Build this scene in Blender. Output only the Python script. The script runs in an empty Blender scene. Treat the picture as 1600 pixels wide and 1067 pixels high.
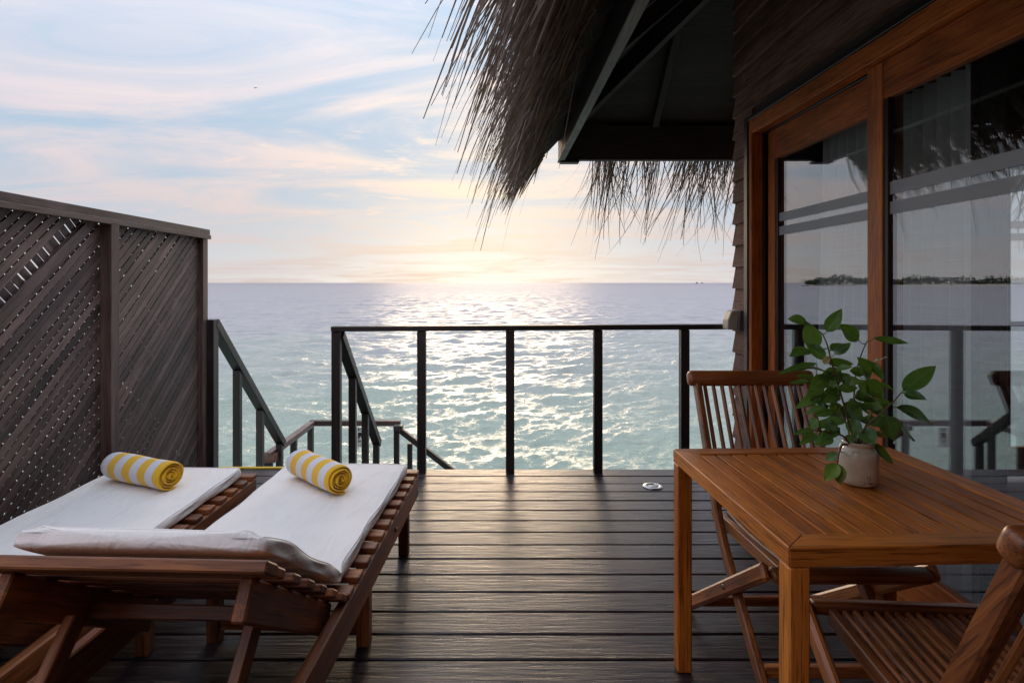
import bpy, bmesh, math, random
import numpy as np
from mathutils import Matrix, Vector, Euler
R = math.radians
rnd = random.Random(11)
nrg = np.random.default_rng(5)
scene = bpy.context.scene
col = scene.collection

# ------------------------------------------------------------------ camera
EYE, FP, VX, VY = 1.29, 920.0, 780.0, 442.0          # eye height, focal length in photo pixels, vanishing point
cam_d = bpy.data.cameras.new('camera'); cam = bpy.data.objects.new('camera', cam_d); col.objects.link(cam)
cam.location = (0, 0, EYE); cam.rotation_euler = (R(90), 0, 0)
cam_d.sensor_width = 36; cam_d.lens = FP / 1600 * 36
cam_d.shift_x = (800 - VX) / 1600; cam_d.shift_y = -(533.5 - VY) / 1600
cam_d.clip_start = 0.05; cam_d.clip_end = 60000
scene.camera = cam
def P(px, py, Y): return Vector(((px - VX) / FP * Y, Y, EYE - (py - VY) / FP * Y))

# ------------------------------------------------------------------ world, sun, exposure
SUN_EL, SUN_AZ = R(6.5), R(-1.5)                         # azimuth from +Y towards +X
SUN_DIR = Vector((math.sin(SUN_AZ) * math.cos(SUN_EL), math.cos(SUN_AZ) * math.cos(SUN_EL), math.sin(SUN_EL)))
world = bpy.data.worlds.new('World'); scene.world = world; world.use_nodes = True
def build_world():
    nt = world.node_tree; N = nt.nodes; L = nt.links; N.clear()
    out = N.new('ShaderNodeOutputWorld'); bg = N.new('ShaderNodeBackground'); bg.inputs['Strength'].default_value = 0.12
    L.new(bg.outputs[0], out.inputs[0])
    sky = N.new('ShaderNodeTexSky'); sky.sky_type = 'NISHITA'; sky.sun_disc = False
    sky.sun_elevation = SUN_EL; sky.sun_rotation = SUN_AZ
    sky.altitude = 0; sky.air_density = 1.0; sky.dust_density = 1.2; sky.ozone_density = 2.5
    tc = N.new('ShaderNodeTexCoord'); sep = N.new('ShaderNodeSeparateXYZ'); L.new(tc.outputs['Generated'], sep.inputs[0])
    def m(op, a, b=None, c=None):
        n = N.new('ShaderNodeMath'); n.operation = op
        for i, v in enumerate((a, b, c)):
            if v is None: continue
            if isinstance(v, (int, float)): n.inputs[i].default_value = v
            else: L.new(v, n.inputs[i])
        return n.outputs[0]
    z = m('MAXIMUM', sep.outputs['Z'], 0.0)
    inv = m('DIVIDE', 1.0, m('ADD', z, 0.10))
    comb = N.new('ShaderNodeCombineXYZ')
    L.new(m('MULTIPLY', sep.outputs['X'], inv), comb.inputs[0]); L.new(m('MULTIPLY', sep.outputs['Y'], inv), comb.inputs[1])
    def noise(scale, rot, sc, detail, rough, lo, hi, dist=0.0):
        mp = N.new('ShaderNodeMapping'); mp.inputs['Rotation'].default_value = (0, 0, R(rot)); mp.inputs['Scale'].default_value = sc; mp.inputs['Location'].default_value = CLOUD_AT
        L.new(comb.outputs[0], mp.inputs[0])
        n = N.new('ShaderNodeTexNoise'); n.inputs['Scale'].default_value = scale; n.inputs['Detail'].default_value = detail
        n.inputs['Roughness'].default_value = rough; n.inputs['Distortion'].default_value = dist
        L.new(mp.outputs[0], n.inputs['Vector'])
        r = N.new('ShaderNodeMapRange'); r.interpolation_type = 'SMOOTHSTEP'
        r.inputs['From Min'].default_value = lo; r.inputs['From Max'].default_value = hi
        L.new(n.outputs['Fac'], r.inputs['Value']); return r.outputs[0]
    streak = noise(0.62, 35, (1, 1.9, 1), 8, 0.60, 0.36, 0.68, 0.9)     # long thin cirrus
    puffs = noise(3.4, -20, (1, 1.5, 1), 8, 0.62, 0.55, 0.68, 0.2)      # small broken clouds
    puffm = noise(0.6, 0, (1, 1, 1), 3, 0.5, 0.47, 0.58)
    cover = m('MINIMUM', m('ADD', m('MULTIPLY', streak, 0.78), m('MULTIPLY', m('MULTIPLY', puffs, puffm), 0.55)), 0.8)
    # haze veil that thickens towards the horizon
    veil = m('POWER', m('SUBTRACT', 1.0, m('MINIMUM', z, 1.0)), 9.0)
    # nearness to the sun
    dot = N.new('ShaderNodeVectorMath'); dot.operation = 'DOT_PRODUCT'; L.new(tc.outputs['Generated'], dot.inputs[0])
    dot.inputs[1].default_value = SUN_DIR
    d = m('MAXIMUM', dot.outputs['Value'], 0.0)
    g1 = m('POWER', d, 7.0); g2 = m('POWER', d, 40.0)
    cr = N.new('ShaderNodeCombineXYZ')
    # cloud radiance: pink-grey everywhere, warm and bright towards the sun
    for i, (b0, b1, b2) in enumerate(CLOUD):
        L.new(m('ADD', m('ADD', b0, m('MULTIPLY', g1, b1)), m('MULTIPLY', g2, b2)), cr.inputs[i])
    hz = N.new('ShaderNodeCombineXYZ')
    for i, (b0, b1, b2) in enumerate(VEIL):
        L.new(m('ADD', m('ADD', b0, m('MULTIPLY', g1, b1)), m('MULTIPLY', g2, b2)), hz.inputs[i])
    mx0 = N.new('ShaderNodeMixRGB'); mx0.blend_type = 'MULTIPLY'; mx0.inputs[0].default_value = 1; mx0.inputs[2].default_value = SKYGAIN
    L.new(sky.outputs[0], mx0.inputs[1])
    # high-level scattered blue, so the zenith is not black at this low sun
    ad = N.new('ShaderNodeMixRGB'); ad.blend_type = 'ADD'; ad.inputs[0].default_value = 1; ad.inputs[2].default_value = BLUE
    L.new(mx0.outputs[0], ad.inputs[1])
    mx1 = N.new('ShaderNodeMixRGB'); L.new(m('MULTIPLY', veil, 0.85), mx1.inputs[0]); L.new(ad.outputs[0], mx1.inputs[1]); L.new(hz.outputs[0], mx1.inputs[2])
    mx2 = N.new('ShaderNodeMixRGB'); L.new(cover, mx2.inputs[0]); L.new(mx1.outputs[0], mx2.inputs[1]); L.new(cr.outputs[0], mx2.inputs[2])
    zen = N.new('ShaderNodeVectorMath'); zen.operation = 'SCALE'; L.new(mx2.outputs[0], zen.inputs[0])
    L.new(m('MULTIPLY', m('MULTIPLY_ADD', z, 2.2, 1.0), 0.64), zen.inputs['Scale'])
    L.new(zen.outputs[0], bg.inputs['Color'])
SKYGAIN = (0.02, 0.02, 0.02, 1)
BLUE = (1.33, 1.75, 2.24, 1)
CLOUD = ((2.85, 0.6, 1.2), (2.38, 0.4, 0.8), (2.42, 0.05, 0.05))
VEIL = ((3.55, 0.8, 2.9), (3.55, 0.45, 2.15), (3.65, 0.05, 1.2))
CLOUD_AT = (3.1, 0.7, 0.0)
build_world()
sun_d = bpy.data.lights.new('sun', 'SUN'); sun_d.energy = 0.5; sun_d.angle = R(19); sun_d.color = (1.0, 0.74, 0.48)
sun = bpy.data.objects.new('sun', sun_d); col.objects.link(sun)
sun.rotation_euler = SUN_DIR.to_track_quat('Z', 'Y').to_euler(); sun.location = (0, 20, 10)
vs = scene.view_settings; vs.view_transform = 'Standard'; vs.look = 'None'; vs.exposure = 1.45; vs.gamma = 1; vs.use_curve_mapping = False
scene.cycles.max_bounces = 6; scene.cycles.transparent_max_bounces = 12; scene.cycles.glossy_bounces = 4; scene.cycles.diffuse_bounces = 3; scene.cycles.caustics_reflective = False; scene.cycles.caustics_refractive = False

# ------------------------------------------------------------------ materials
def mat_new(name):
    m = bpy.data.materials.new(name); m.use_nodes = True
    nt = m.node_tree; b = nt.nodes['Principled BSDF']
    return m, nt.nodes, nt.links, b
def tex_coord(N, L, scale, per_object=True):
    tc = N.new('ShaderNodeTexCoord'); mp = N.new('ShaderNodeMapping'); mp.inputs['Scale'].default_value = scale
    if per_object:
        oi = N.new('ShaderNodeObjectInfo'); mu = N.new('ShaderNodeMath'); mu.operation = 'MULTIPLY'; mu.inputs[1].default_value = 37.0
        L.new(oi.outputs['Random'], mu.inputs[0])
        ad = N.new('ShaderNodeVectorMath'); ad.operation = 'ADD'; L.new(tc.outputs['Object'], ad.inputs[0]); L.new(mu.outputs[0], ad.inputs[1])
        L.new(ad.outputs[0], mp.inputs[0])
        return mp.outputs[0], oi.outputs['Random']
    L.new(tc.outputs['Object'], mp.inputs[0]); return mp.outputs[0], None
def noise_n(N, L, vec, scale, detail=5, rough=0.6, dist=0.0):
    n = N.new('ShaderNodeTexNoise'); n.inputs['Scale'].default_value = scale; n.inputs['Detail'].default_value = detail
    n.inputs['Roughness'].default_value = rough; n.inputs['Distortion'].default_value = dist
    L.new(vec, n.inputs['Vector']); return n.outputs['Fac']
def ramp_n(N, L, fac, stops):
    r = N.new('ShaderNodeValToRGB'); e = r.color_ramp.elements
    while len(e) < len(stops): e.new(0.5)
    for el, (p, c) in zip(e, stops): el.position = p; el.color = (*c, 1) if len(c) == 3 else c
    L.new(fac, r.inputs[0]); return r.outputs[0]
def maprange(N, L, v, a, b, c, d):
    r = N.new('ShaderNodeMapRange'); r.inputs['From Min'].default_value = a; r.inputs['From Max'].default_value = b
    r.inputs['To Min'].default_value = c; r.inputs['To Max'].default_value = d; L.new(v, r.inputs['Value']); return r.outputs[0]
def bump_n(N, L, h, strength, dist, b, prev=None):
    n = N.new('ShaderNodeBump'); n.inputs['Strength'].default_value = strength; n.inputs['Distance'].default_value = dist
    L.new(h, n.inputs['Height'])
    if prev: L.new(prev, n.inputs['Normal'])
    if b: L.new(n.outputs[0], b.inputs['Normal'])
    return n.outputs[0]
PORE = 0.42
def wood(name, dark, mid, light, rough=(0.35, 0.55), grain=55.0, bump=0.25, var=0.35, coat=0.0, cracks=0.0, along=1.6):
    """grain runs along each piece's own local X"""
    m, N, L, b = mat_new(name)
    v, r = tex_coord(N, L, (along, grain, grain))
    n1 = noise_n(N, L, v, 1.0, 8, 0.62, 0.35)
    v2, _ = tex_coord(N, L, (1.1, 6, 6)); n2 = noise_n(N, L, v2, 1.0, 4, 0.5, 0.6)
    mixf = N.new('ShaderNodeMath'); mixf.operation = 'MULTIPLY_ADD'; L.new(n2, mixf.inputs[0]); mixf.inputs[1].default_value = 0.55
    hf = N.new('ShaderNodeMath'); hf.operation = 'MULTIPLY'; L.new(n1, hf.inputs[0]); hf.inputs[1].default_value = 0.45; L.new(hf.outputs[0], mixf.inputs[2])
    c = ramp_n(N, L, mixf.outputs[0], [(0.38, dark), (0.50, mid), (0.62, light)])
    hs = N.new('ShaderNodeHueSaturation'); L.new(c, hs.inputs['Color']); L.new(maprange(N, L, r, 0, 1, 1 - var, 1 + var), hs.inputs['Value'])
    # open pores and short dark checks along the grain, and broad worn patches
    vp, _ = tex_coord(N, L, (7, 210, 210)); pr = noise_n(N, L, vp, 1.0, 3, 0.6)
    pm = ramp_n(N, L, pr, [(0.0, (PORE, PORE, PORE)), (0.37, (PORE, PORE, PORE)), (0.47, (1, 1, 1))])
    vw, _ = tex_coord(N, L, (2.2, 5, 5)); wr = noise_n(N, L, vw, 1.0, 5, 0.65, 0.8)
    wm = ramp_n(N, L, wr, [(0.34, (0.72, 0.70, 0.70)), (0.52, (1, 1, 1)), (0.70, (1.0, 1.0, 1.0))])
    m1 = N.new('ShaderNodeMixRGB'); m1.blend_type = 'MULTIPLY'; m1.inputs[0].default_value = 1; L.new(hs.outputs[0], m1.inputs[1]); L.new(pm, m1.inputs[2])
    m2 = N.new('ShaderNodeMixRGB'); m2.blend_type = 'MULTIPLY'; m2.inputs[0].default_value = 1; L.new(m1.outputs[0], m2.inputs[1]); L.new(wm, m2.inputs[2])
    L.new(m2.outputs[0], b.inputs['Base Color'])
    L.new(maprange(N, L, n1, 0.3, 0.7, *rough), b.inputs['Roughness'])
    nb = bump_n(N, L, n1, bump, 0.002, b)
    if cracks:
        v3, _ = tex_coord(N, L, (1.5, 34, 34)); n3 = noise_n(N, L, v3, 1.0, 3, 0.6, 1.2)
        cr = ramp_n(N, L, n3, [(0.0, (0, 0, 0)), (0.27, (0, 0, 0)), (0.33, (1, 1, 1))])
        bump_n(N, L, cr, cracks, 0.004, b, nb)
    if coat: b.inputs['Coat Weight'].default_value = coat; b.inputs['Coat Roughness'].default_value = 0.22
    return m
def plain(name, c, rough=0.5, metal=0.0, nscale=0, amt=0.12, bump=0.0):
    m, N, L, b = mat_new(name)
    b.inputs['Base Color'].default_value = (*c, 1); b.inputs['Roughness'].default_value = rough; b.inputs['Metallic'].default_value = metal
    if nscale:
        v, r = tex_coord(N, L, (1, 1, 1)); n = noise_n(N, L, v, nscale, 6, 0.6)
        lo = tuple(x * (1 - amt) for x in c); hi = tuple(min(1, x * (1 + amt)) for x in c)
        L.new(ramp_n(N, L, n, [(0.3, lo), (0.7, hi)]), b.inputs['Base Color'])
        if bump: bump_n(N, L, n, bump, 0.003, b)
    return m
M = {}
M['deck'] = wood('dark stained decking', (0.0092, 0.0055, 0.0067), (0.0292, 0.0179, 0.0213), (0.0614, 0.0384, 0.0449), (0.24, 0.52), 60, 1.0, 0.35, 0, 0.5, 5.0)
M['fence'] = wood('dark stained lattice', (0.0556, 0.034, 0.0283), (0.1356, 0.0858, 0.0738), (0.2345, 0.1555, 0.1352), (0.40, 0.62), 60, 0.3, 0.38)
M['rail'] = wood('dark stained railing', (0.0192, 0.0144, 0.0144), (0.0312, 0.0228, 0.0228), (0.0504, 0.0372, 0.0372), (0.35, 0.55), 60, 0.25, 0.2)
M['lounger'] = wood('lounger hardwood', (0.0871, 0.023, 0.0075), (0.2396, 0.075, 0.0226), (0.4937, 0.1815, 0.0583), (0.38, 0.6), 60, 0.3, 0.28)
M['table'] = wood('oiled teak table', (0.33, 0.088, 0.011), (0.56, 0.168, 0.023), (0.70, 0.240, 0.040), (0.30, 0.52), 75, 0.3, 0.17, 0.0, 0, 2.6)
M['table'].node_tree.nodes['Principled BSDF'].inputs['Specular IOR Level'].default_value = 0.35
M['chair'] = wood('oiled teak chair', (0.17, 0.046, 0.012), (0.35, 0.112, 0.027), (0.52, 0.19, 0.048), (0.28, 0.48), 75, 0.22, 0.22, 0.2)
M['door'] = wood('varnished door timber', (0.31, 0.072, 0.013), (0.52, 0.130, 0.022), (0.64, 0.180, 0.032), (0.5, 0.7), 60, 0.15, 0.12, 0.0)
M['door'].node_tree.nodes['Principled BSDF'].inputs['Specular IOR Level'].default_value = 0.3
M['doordark'] = wood('dark trim and recess shade', (0.018, 0.010, 0.009), (0.032, 0.016, 0.013), (0.048, 0.024, 0.018), (0.4, 0.55), 60, 0.15, 0.1)
M['siding'] = wood('brown lap siding', (0.1344, 0.0674, 0.0499), (0.2285, 0.1192, 0.0898), (0.336, 0.1866, 0.1448), (0.7, 0.9), 60, 0.3, 0.22)
M['siding'].node_tree.nodes['Principled BSDF'].inputs['Specular IOR Level'].default_value = 0.2
M['beam'] = wood('dark roof timber', (0.0286, 0.0208, 0.0195), (0.0442, 0.0338, 0.0312), (0.065, 0.0507, 0.0481), (0.5, 0.7), 50, 0.25, 0.15)
M['fascia'] = wood('grey lit fascia', (0.13, 0.117, 0.1014), (0.221, 0.2015, 0.1755), (0.312, 0.286, 0.247), (0.55, 0.75), 50, 0.3, 0.1)  # pale tone stands for light on the fascia's underside
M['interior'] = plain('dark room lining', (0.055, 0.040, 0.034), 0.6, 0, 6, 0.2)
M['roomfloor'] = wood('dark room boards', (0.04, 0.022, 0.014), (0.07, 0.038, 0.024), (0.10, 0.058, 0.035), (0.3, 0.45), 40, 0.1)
M['steel'] = plain('brushed steel', (0.62, 0.61, 0.60), 0.28, 1.0, 30, 0.1)
M['brass'] = plain('tarnished bolt', (0.16, 0.14, 0.12), 0.4, 0.9)
M['yellow'] = plain('yellow safety paint', (0.75, 0.46, 0.01), 0.5, 0, 30, 0.2)
M['white'] = plain('white sign plate', (0.78, 0.78, 0.77), 0.4, 0, 10, 0.05)
M['black'] = plain('black sign print', (0.012, 0.012, 0.013), 0.5)
M['beige'] = plain('beige plastic', (0.55, 0.48, 0.37), 0.45, 0, 14, 0.12, 0.05)
M['grey'] = plain('grey plastic', (0.11, 0.10, 0.095), 0.5)
M['boat'] = plain('boat paint', (0.10, 0.10, 0.12), 0.5)
M['bird'] = plain('dark plumage', (0.03, 0.03, 0.035), 0.7)
M['sand'] = plain('pale sand', (0.55, 0.47, 0.36), 0.9, 0, 0.05, 0.15)
M['drape'] = plain('black drape cloth', (0.012, 0.012, 0.014), 0.9, 0, 300, 0.4, 0.3)
def m_fabric():
    m, N, L, b = mat_new('white canvas')
    v, r = tex_coord(N, L, (1, 1, 1), False)
    n = noise_n(N, L, v, 7, 5, 0.6, 0.4); L.new(ramp_n(N, L, n, [(0.3, (0.85, 0.805, 0.775)), (0.7, (0.90, 0.86, 0.83))]), b.inputs['Base Color'])
    b.inputs['Roughness'].default_value = 0.85; b.inputs['Sheen Weight'].default_value = 0.2
    v2, _ = tex_coord(N, L, (9, 2.4, 6), False); w = noise_n(N, L, v2, 1.2, 5, 0.58, 1.6)
    n1 = bump_n(N, L, w, 0.6, 0.016, None)
    v3, _ = tex_coord(N, L, (700, 700, 700), False); bump_n(N, L, noise_n(N, L, v3, 1, 2), 0.15, 0.0006, b, n1)
    return m
M['fabric'] = m_fabric()
def m_towel():
    m, N, L, b = mat_new('striped terry')
    tc = N.new('ShaderNodeTexCoord'); s = N.new('ShaderNodeSeparateXYZ'); L.new(tc.outputs['Object'], s.inputs[0])
    v, _ = tex_coord(N, L, (1, 1, 1), False); wob = noise_n(N, L, v, 60, 3)
    a = N.new('ShaderNodeMath'); a.operation = 'MULTIPLY_ADD'; L.new(wob, a.inputs[0]); a.inputs[1].default_value = 0.004; L.new(s.outputs['X'], a.inputs[2])
    q = N.new('ShaderNodeMath'); q.operation = 'DIVIDE'; L.new(a.outputs[0], q.inputs[0]); q.inputs[1].default_value = 0.0955
    f = N.new('ShaderNodeMath'); f.operation = 'FRACT'; L.new(q.outputs[0], f.inputs[0])
    st = ramp_n(N, L, f.outputs[0], [(0.0, (0, 0, 0)), (0.475, (0, 0, 0)), (0.5, (1, 1, 1)), (0.985, (1, 1, 1)), (1.0, (0, 0, 0))])
    n = noise_n(N, L, v, 260, 4, 0.7)
    cw = ramp_n(N, L, n, [(0.3, (0.60, 0.60, 0.68)), (0.7, (0.80, 0.79, 0.85))]); cy = ramp_n(N, L, n, [(0.3, (0.76, 0.40, 0.004)), (0.7, (0.92, 0.56, 0.012))])
    mx = N.new('ShaderNodeMixRGB'); L.new(st, mx.inputs[0]); L.new(cw, mx.inputs[1]); L.new(cy, mx.inputs[2]); L.new(mx.outputs[0], b.inputs['Base Color'])
    b.inputs['Roughness'].default_value = 0.95; b.inputs['Sheen Weight'].default_value = 0.35
    n2 = noise_n(N, L, v, 420, 4, 0.7); nb = bump_n(N, L, n2, 0.7, 0.002, None); n3 = noise_n(N, L, v, 45, 3, 0.6); bump_n(N, L, n3, 0.5, 0.006, b, nb)
    return m
M['towel'] = m_towel()
def m_thatch():
    m, N, L, b = mat_new('dry palm thatch')
    at = N.new('ShaderNodeAttribute'); at.attribute_name = 'tone'
    L.new(ramp_n(N, L, at.outputs['Fac'], [(0.0, (0.050, 0.034, 0.026)), (0.5, (0.16, 0.115, 0.09)), (1.0, (0.40, 0.32, 0.26))]), b.inputs['Base Color'])
    b.inputs['Roughness'].default_value = 0.6
    out = N['Material Output']; tl = N.new('ShaderNodeBsdfTranslucent'); tl.inputs[0].default_value = (0.20, 0.145, 0.105, 1)
    ms = N.new('ShaderNodeMixShader'); ms.inputs[0].default_value = 0.3; L.new(b.outputs[0], ms.inputs[1]); L.new(tl.outputs[0], ms.inputs[2]); L.new(ms.outputs[0], out.inputs[0])
    return m
M['thatch'] = m_thatch()
def m_thatch_bulk():
    m, N, L, b = mat_new('packed palm thatch')
    v, _ = tex_coord(N, L, (1, 1, 1), False)
    mp = N.new('ShaderNodeMapping'); mp.inputs['Scale'].default_value = (6, 90, 6); L.new(v, mp.inputs[0])
    n = noise_n(N, L, mp.outputs[0], 1, 6, 0.7); L.new(ramp_n(N, L, n, [(0.3, (0.03, 0.022, 0.018)), (0.7, (0.11, 0.082, 0.068))]), b.inputs['Base Color'])
    b.inputs['Roughness'].default_value = 0.9; bump_n(N, L, n, 1.0, 0.03, b); return m
M['bulk'] = m_thatch_bulk()
def m_glass():
    m, N, L, b = mat_new('window glass'); N.remove(b); out = N['Material Output']
    geo = N.new('ShaderNodeNewGeometry'); io = N.new('ShaderNodeMapRange'); io.inputs['To Min'].default_value = 2.25; io.inputs['To Max'].default_value = 1 / 2.25
    L.new(geo.outputs['Backfacing'], io.inputs['Value'])
    fr = N.new('ShaderNodeFresnel'); L.new(io.outputs[0], fr.inputs[0])
    t = N.new('ShaderNodeBsdfTransparent'); t.inputs[0].default_value = (0.93, 0.95, 0.95, 1)
    g = N.new('ShaderNodeBsdfGlossy'); g.inputs['Roughness'].default_value = 0.0; g.inputs[0].default_value = (1, 1, 1, 1)
    mx = N.new('ShaderNodeMixShader'); L.new(fr.outputs[0], mx.inputs[0]); L.new(t.outputs[0], mx.inputs[1]); L.new(g.outputs[0], mx.inputs[2]); L.new(mx.outputs[0], out.inputs[0])
    return m
M['glass'] = m_glass()
def m_veil(name, c, alpha, pleat=0.0, rough_t=0.5):
    m, N, L, b = mat_new(name); N.remove(b); out = N['Material Output']
    d = N.new('ShaderNodeBsdfDiffuse'); d.inputs[0].default_value = (*c, 1); tl = N.new('ShaderNodeBsdfTranslucent'); tl.inputs[0].default_value = (*c, 1)
    mx = N.new('ShaderNodeMixShader'); mx.inputs[0].default_value = rough_t; L.new(d.outputs[0], mx.inputs[1]); L.new(tl.outputs[0], mx.inputs[2])
    t = N.new('ShaderNodeBsdfTransparent'); m2 = N.new('ShaderNodeMixShader')
    if pleat:
        v, _ = tex_coord(N, L, (1, 1, 160), False); n = noise_n(N, L, v, 1.4, 4, 0.6)
        L.new(maprange(N, L, n, 0.3, 0.7, alpha - pleat, alpha + pleat), m2.inputs[0])
    else: m2.inputs[0].default_value = alpha
    L.new(t.outputs[0], m2.inputs[1]); L.new(mx.outputs[0], m2.inputs[2]); L.new(m2.outputs[0], out.inputs[0]); return m
M['sheer'] = m_veil('white voile', (0.94, 0.94, 0.95), 0.88, 0.08)
M['frost'] = m_veil('frosted film', (0.78, 0.79, 0.82), 0.55, 0, 0.35)
def m_leaf():
    m, N, L, b = mat_new('rubbery green leaf')
    v, r = tex_coord(N, L, (1, 1, 1)); n = noise_n(N, L, v, 25, 4)
    c = ramp_n(N, L, n, [(0.3, (0.055, 0.125, 0.028)), (0.7, (0.115, 0.225, 0.055))])
    at = N.new('ShaderNodeObjectInfo'); hs = N.new('ShaderNodeHueSaturation'); L.new(c, hs.inputs['Color'])
    L.new(maprange(N, L, at.outputs['Random'], 0, 1, 0.65, 1.5), hs.inputs['Value'])
    tc = N.new('ShaderNodeTexCoord'); s = N.new('ShaderNodeSeparateXYZ'); L.new(tc.outputs['Object'], s.inputs[0])
    ab = N.new('ShaderNodeMath'); ab.operation = 'ABSOLUTE'; L.new(s.outputs['Y'], ab.inputs[0])
    rib = maprange(N, L, ab.outputs[0], 0.0, 0.0012, 1.0, 0.0)
    mx = N.new('ShaderNodeMixRGB'); L.new(rib, mx.inputs[0]); L.new(hs.outputs[0], mx.inputs[1]); mx.inputs[2].default_value = (0.20, 0.30, 0.10, 1)
    L.new(mx.outputs[0], b.inputs['Base Color']); b.inputs['Roughness'].default_value = 0.26
    out = N['Material Output']; tl = N.new('ShaderNodeBsdfTranslucent'); tl.inputs[0].default_value = (0.10, 0.24, 0.02, 1)
    ms = N.new('ShaderNodeMixShader'); ms.inputs[0].default_value = 0.22; L.new(b.outputs[0], ms.inputs[1]); L.new(tl.outputs[0], ms.inputs[2]); L.new(ms.outputs[0], out.inputs[0])
    bump_n(N, L, n, 0.15, 0.002, b); return m
M['leaf'] = m_leaf()
M['leafbright'] = plain('young green leaf', (0.16, 0.28, 0.025), 0.4, 0, 30, 0.25)
M['leafdry'] = plain('yellowing leaf', (0.36, 0.29, 0.10), 0.5, 0, 30, 0.25)
M['stem'] = plain('twig bark', (0.12, 0.075, 0.040), 0.7, 0, 60, 0.3)
def m_glaze():
    m, N, L, b = mat_new('cream stoneware glaze')
    v, _ = tex_coord(N, L, (1, 1, 1), False); n = noise_n(N, L, v, 35, 6, 0.65)
    L.new(ramp_n(N, L, n, [(0.3, (0.58, 0.48, 0.35)), (0.62, (0.70, 0.60, 0.46)), (0.8, (0.60, 0.50, 0.37))]), b.inputs['Base Color'])
    b.inputs['Roughness'].default_value = 0.2; b.inputs['Coat Weight'].default_value = 0.5; b.inputs['Coat Roughness'].default_value = 0.08
    bump_n(N, L, n, 0.05, 0.002, b); return m
M['glaze'] = m_glaze()
def m_water():
    m, N, L, b = mat_new('lagoon water')
    tc = N.new('ShaderNodeTexCoord'); s = N.new('ShaderNodeSeparateXYZ'); L.new(tc.outputs['Object'], s.inputs[0])
    ln = N.new('ShaderNodeVectorMath'); ln.operation = 'LENGTH'; L.new(tc.outputs['Object'], ln.inputs[0])
    v, _ = tex_coord(N, L, (1, 1, 1), False)
    patch = noise_n(N, L, v, 0.06, 5, 0.6, 0.5)
    lg = N.new('ShaderNodeMath'); lg.operation = 'LOGARITHM'; lg.inputs[1].default_value = 10; L.new(ln.outputs['Value'], lg.inputs[0])
    dd = N.new('ShaderNodeMath'); dd.operation = 'MULTIPLY_ADD'; L.new(patch, dd.inputs[0]); dd.inputs[1].default_value = 0.9; L.new(lg.outputs[0], dd.inputs[2])
    f = maprange(N, L, dd.outputs[0], 0.9, 3.9, 0, 1)
    c = ramp_n(N, L, f, WATER)         # pale green sand shallows, then deeper water with the sky's lilac reflection put in
    L.new(c, b.inputs['Base Color']); b.inputs['IOR'].default_value = 1.33; L.new(maprange(N, L, lg.outputs[0], 0.9, 2.5, 0.12, 0.55), b.inputs['Roughness'])
    b.inputs['Specular IOR Level'].default_value = 0.5
    # ripples finer than the mesh waves
    mp = N.new('ShaderNodeMapping'); mp.inputs['Scale'].default_value = (0.8, 1.5, 1); L.new(v, mp.inputs[0])
    n1 = noise_n(N, L, mp.outputs[0], 7.0, 6, 0.70, 0.6); nb = bump_n(N, L, n1, 0.75, 0.06, None)
    mp2 = N.new('ShaderNodeMapping'); mp2.inputs['Scale'].default_value = (0.05, 0.16, 1); L.new(v, mp2.inputs[0])
    n2 = noise_n(N, L, mp2.outputs[0], 1.5, 7, 0.68, 0.3); bump_n(N, L, n2, 0.45, 1.6, b, nb)
    return m
WATER = [(0.0, (0.36, 0.54, 0.39)), (0.22, (0.43, 0.51, 0.42)), (0.42, (0.46, 0.44, 0.445)), (1.0, (0.34, 0.30, 0.33))]
M['water'] = m_water()
M['islandtree'] = plain('distant tree foliage', (0.045, 0.062, 0.028), 0.9, 0, 0.2, 0.4)

# ------------------------------------------------------------------ building helpers
WM = {}
def link(o, parent=None, world_m=None):
    col.objects.link(o)
    Mw = world_m if world_m is not None else Matrix.Identity(4)
    WM[o] = Mw
    if parent is not None:
        o.parent = parent; o.matrix_local = WM[parent].inverted() @ Mw
    else: o.matrix_local = Mw
    return o
def tag(o, label=None, cat=None, group=None, kind=None):
    if label: o['label'] = label
    if cat: o['category'] = cat
    if group: o['group'] = group
    if kind: o['kind'] = kind
    return o
def thing(name, label, cat, loc=(0, 0, 0), rz=0, group=None):
    o = bpy.data.objects.new(name, None); o.empty_display_size = 0.1
    link(o, None, Matrix.Translation(loc) @ Matrix.Rotation(rz, 4, 'Z')); return tag(o, label, cat, group)
def group_part(name, parent, loc=None):
    o = bpy.data.objects.new(name, None); return link(o, parent, WM[parent] if loc is None else Matrix.Translation(loc))
BOX = {}
def box_mesh(l, w, h, mat, bev=0.003):
    key = (round(l, 4), round(w, 4), round(h, 4), mat, bev)
    if key in BOX: return BOX[key]
    bm = bmesh.new(); bmesh.ops.create_cube(bm, size=1); bmesh.ops.scale(bm, vec=(l, w, h), verts=bm.verts)
    if bev: bmesh.ops.bevel(bm, geom=bm.edges[:], offset=min(bev, 0.45 * min(l, w, h)), segments=1, profile=0.5, affect='EDGES')
    me = bpy.data.meshes.new('timber'); bm.to_mesh(me); bm.free(); me.materials.append(M[mat]); BOX[key] = me; return me
def bar(name, a, b, w, h, mat, parent=None, up=(0, 0, 1), bev=0.003, T=None):
    """a straight piece from a to b: w across, h along 'up'; T places thing-local coordinates in the world"""
    a = Vector(a); b = Vector(b); x = (b - a); l = x.length; x.normalize(); up = Vector(up)
    y = up.cross(x); y.normalize(); z = x.cross(y)
    Mw = Matrix(((x.x, y.x, z.x, 0), (x.y, y.y, z.y, 0), (x.z, y.z, z.z, 0), (0, 0, 0, 1))); Mw.translation = (a + b) / 2
    if T is not None: Mw = T @ Mw
    o = bpy.data.objects.new(name, box_mesh(l, w, h, mat, bev)); return link(o, parent, Mw)
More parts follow.
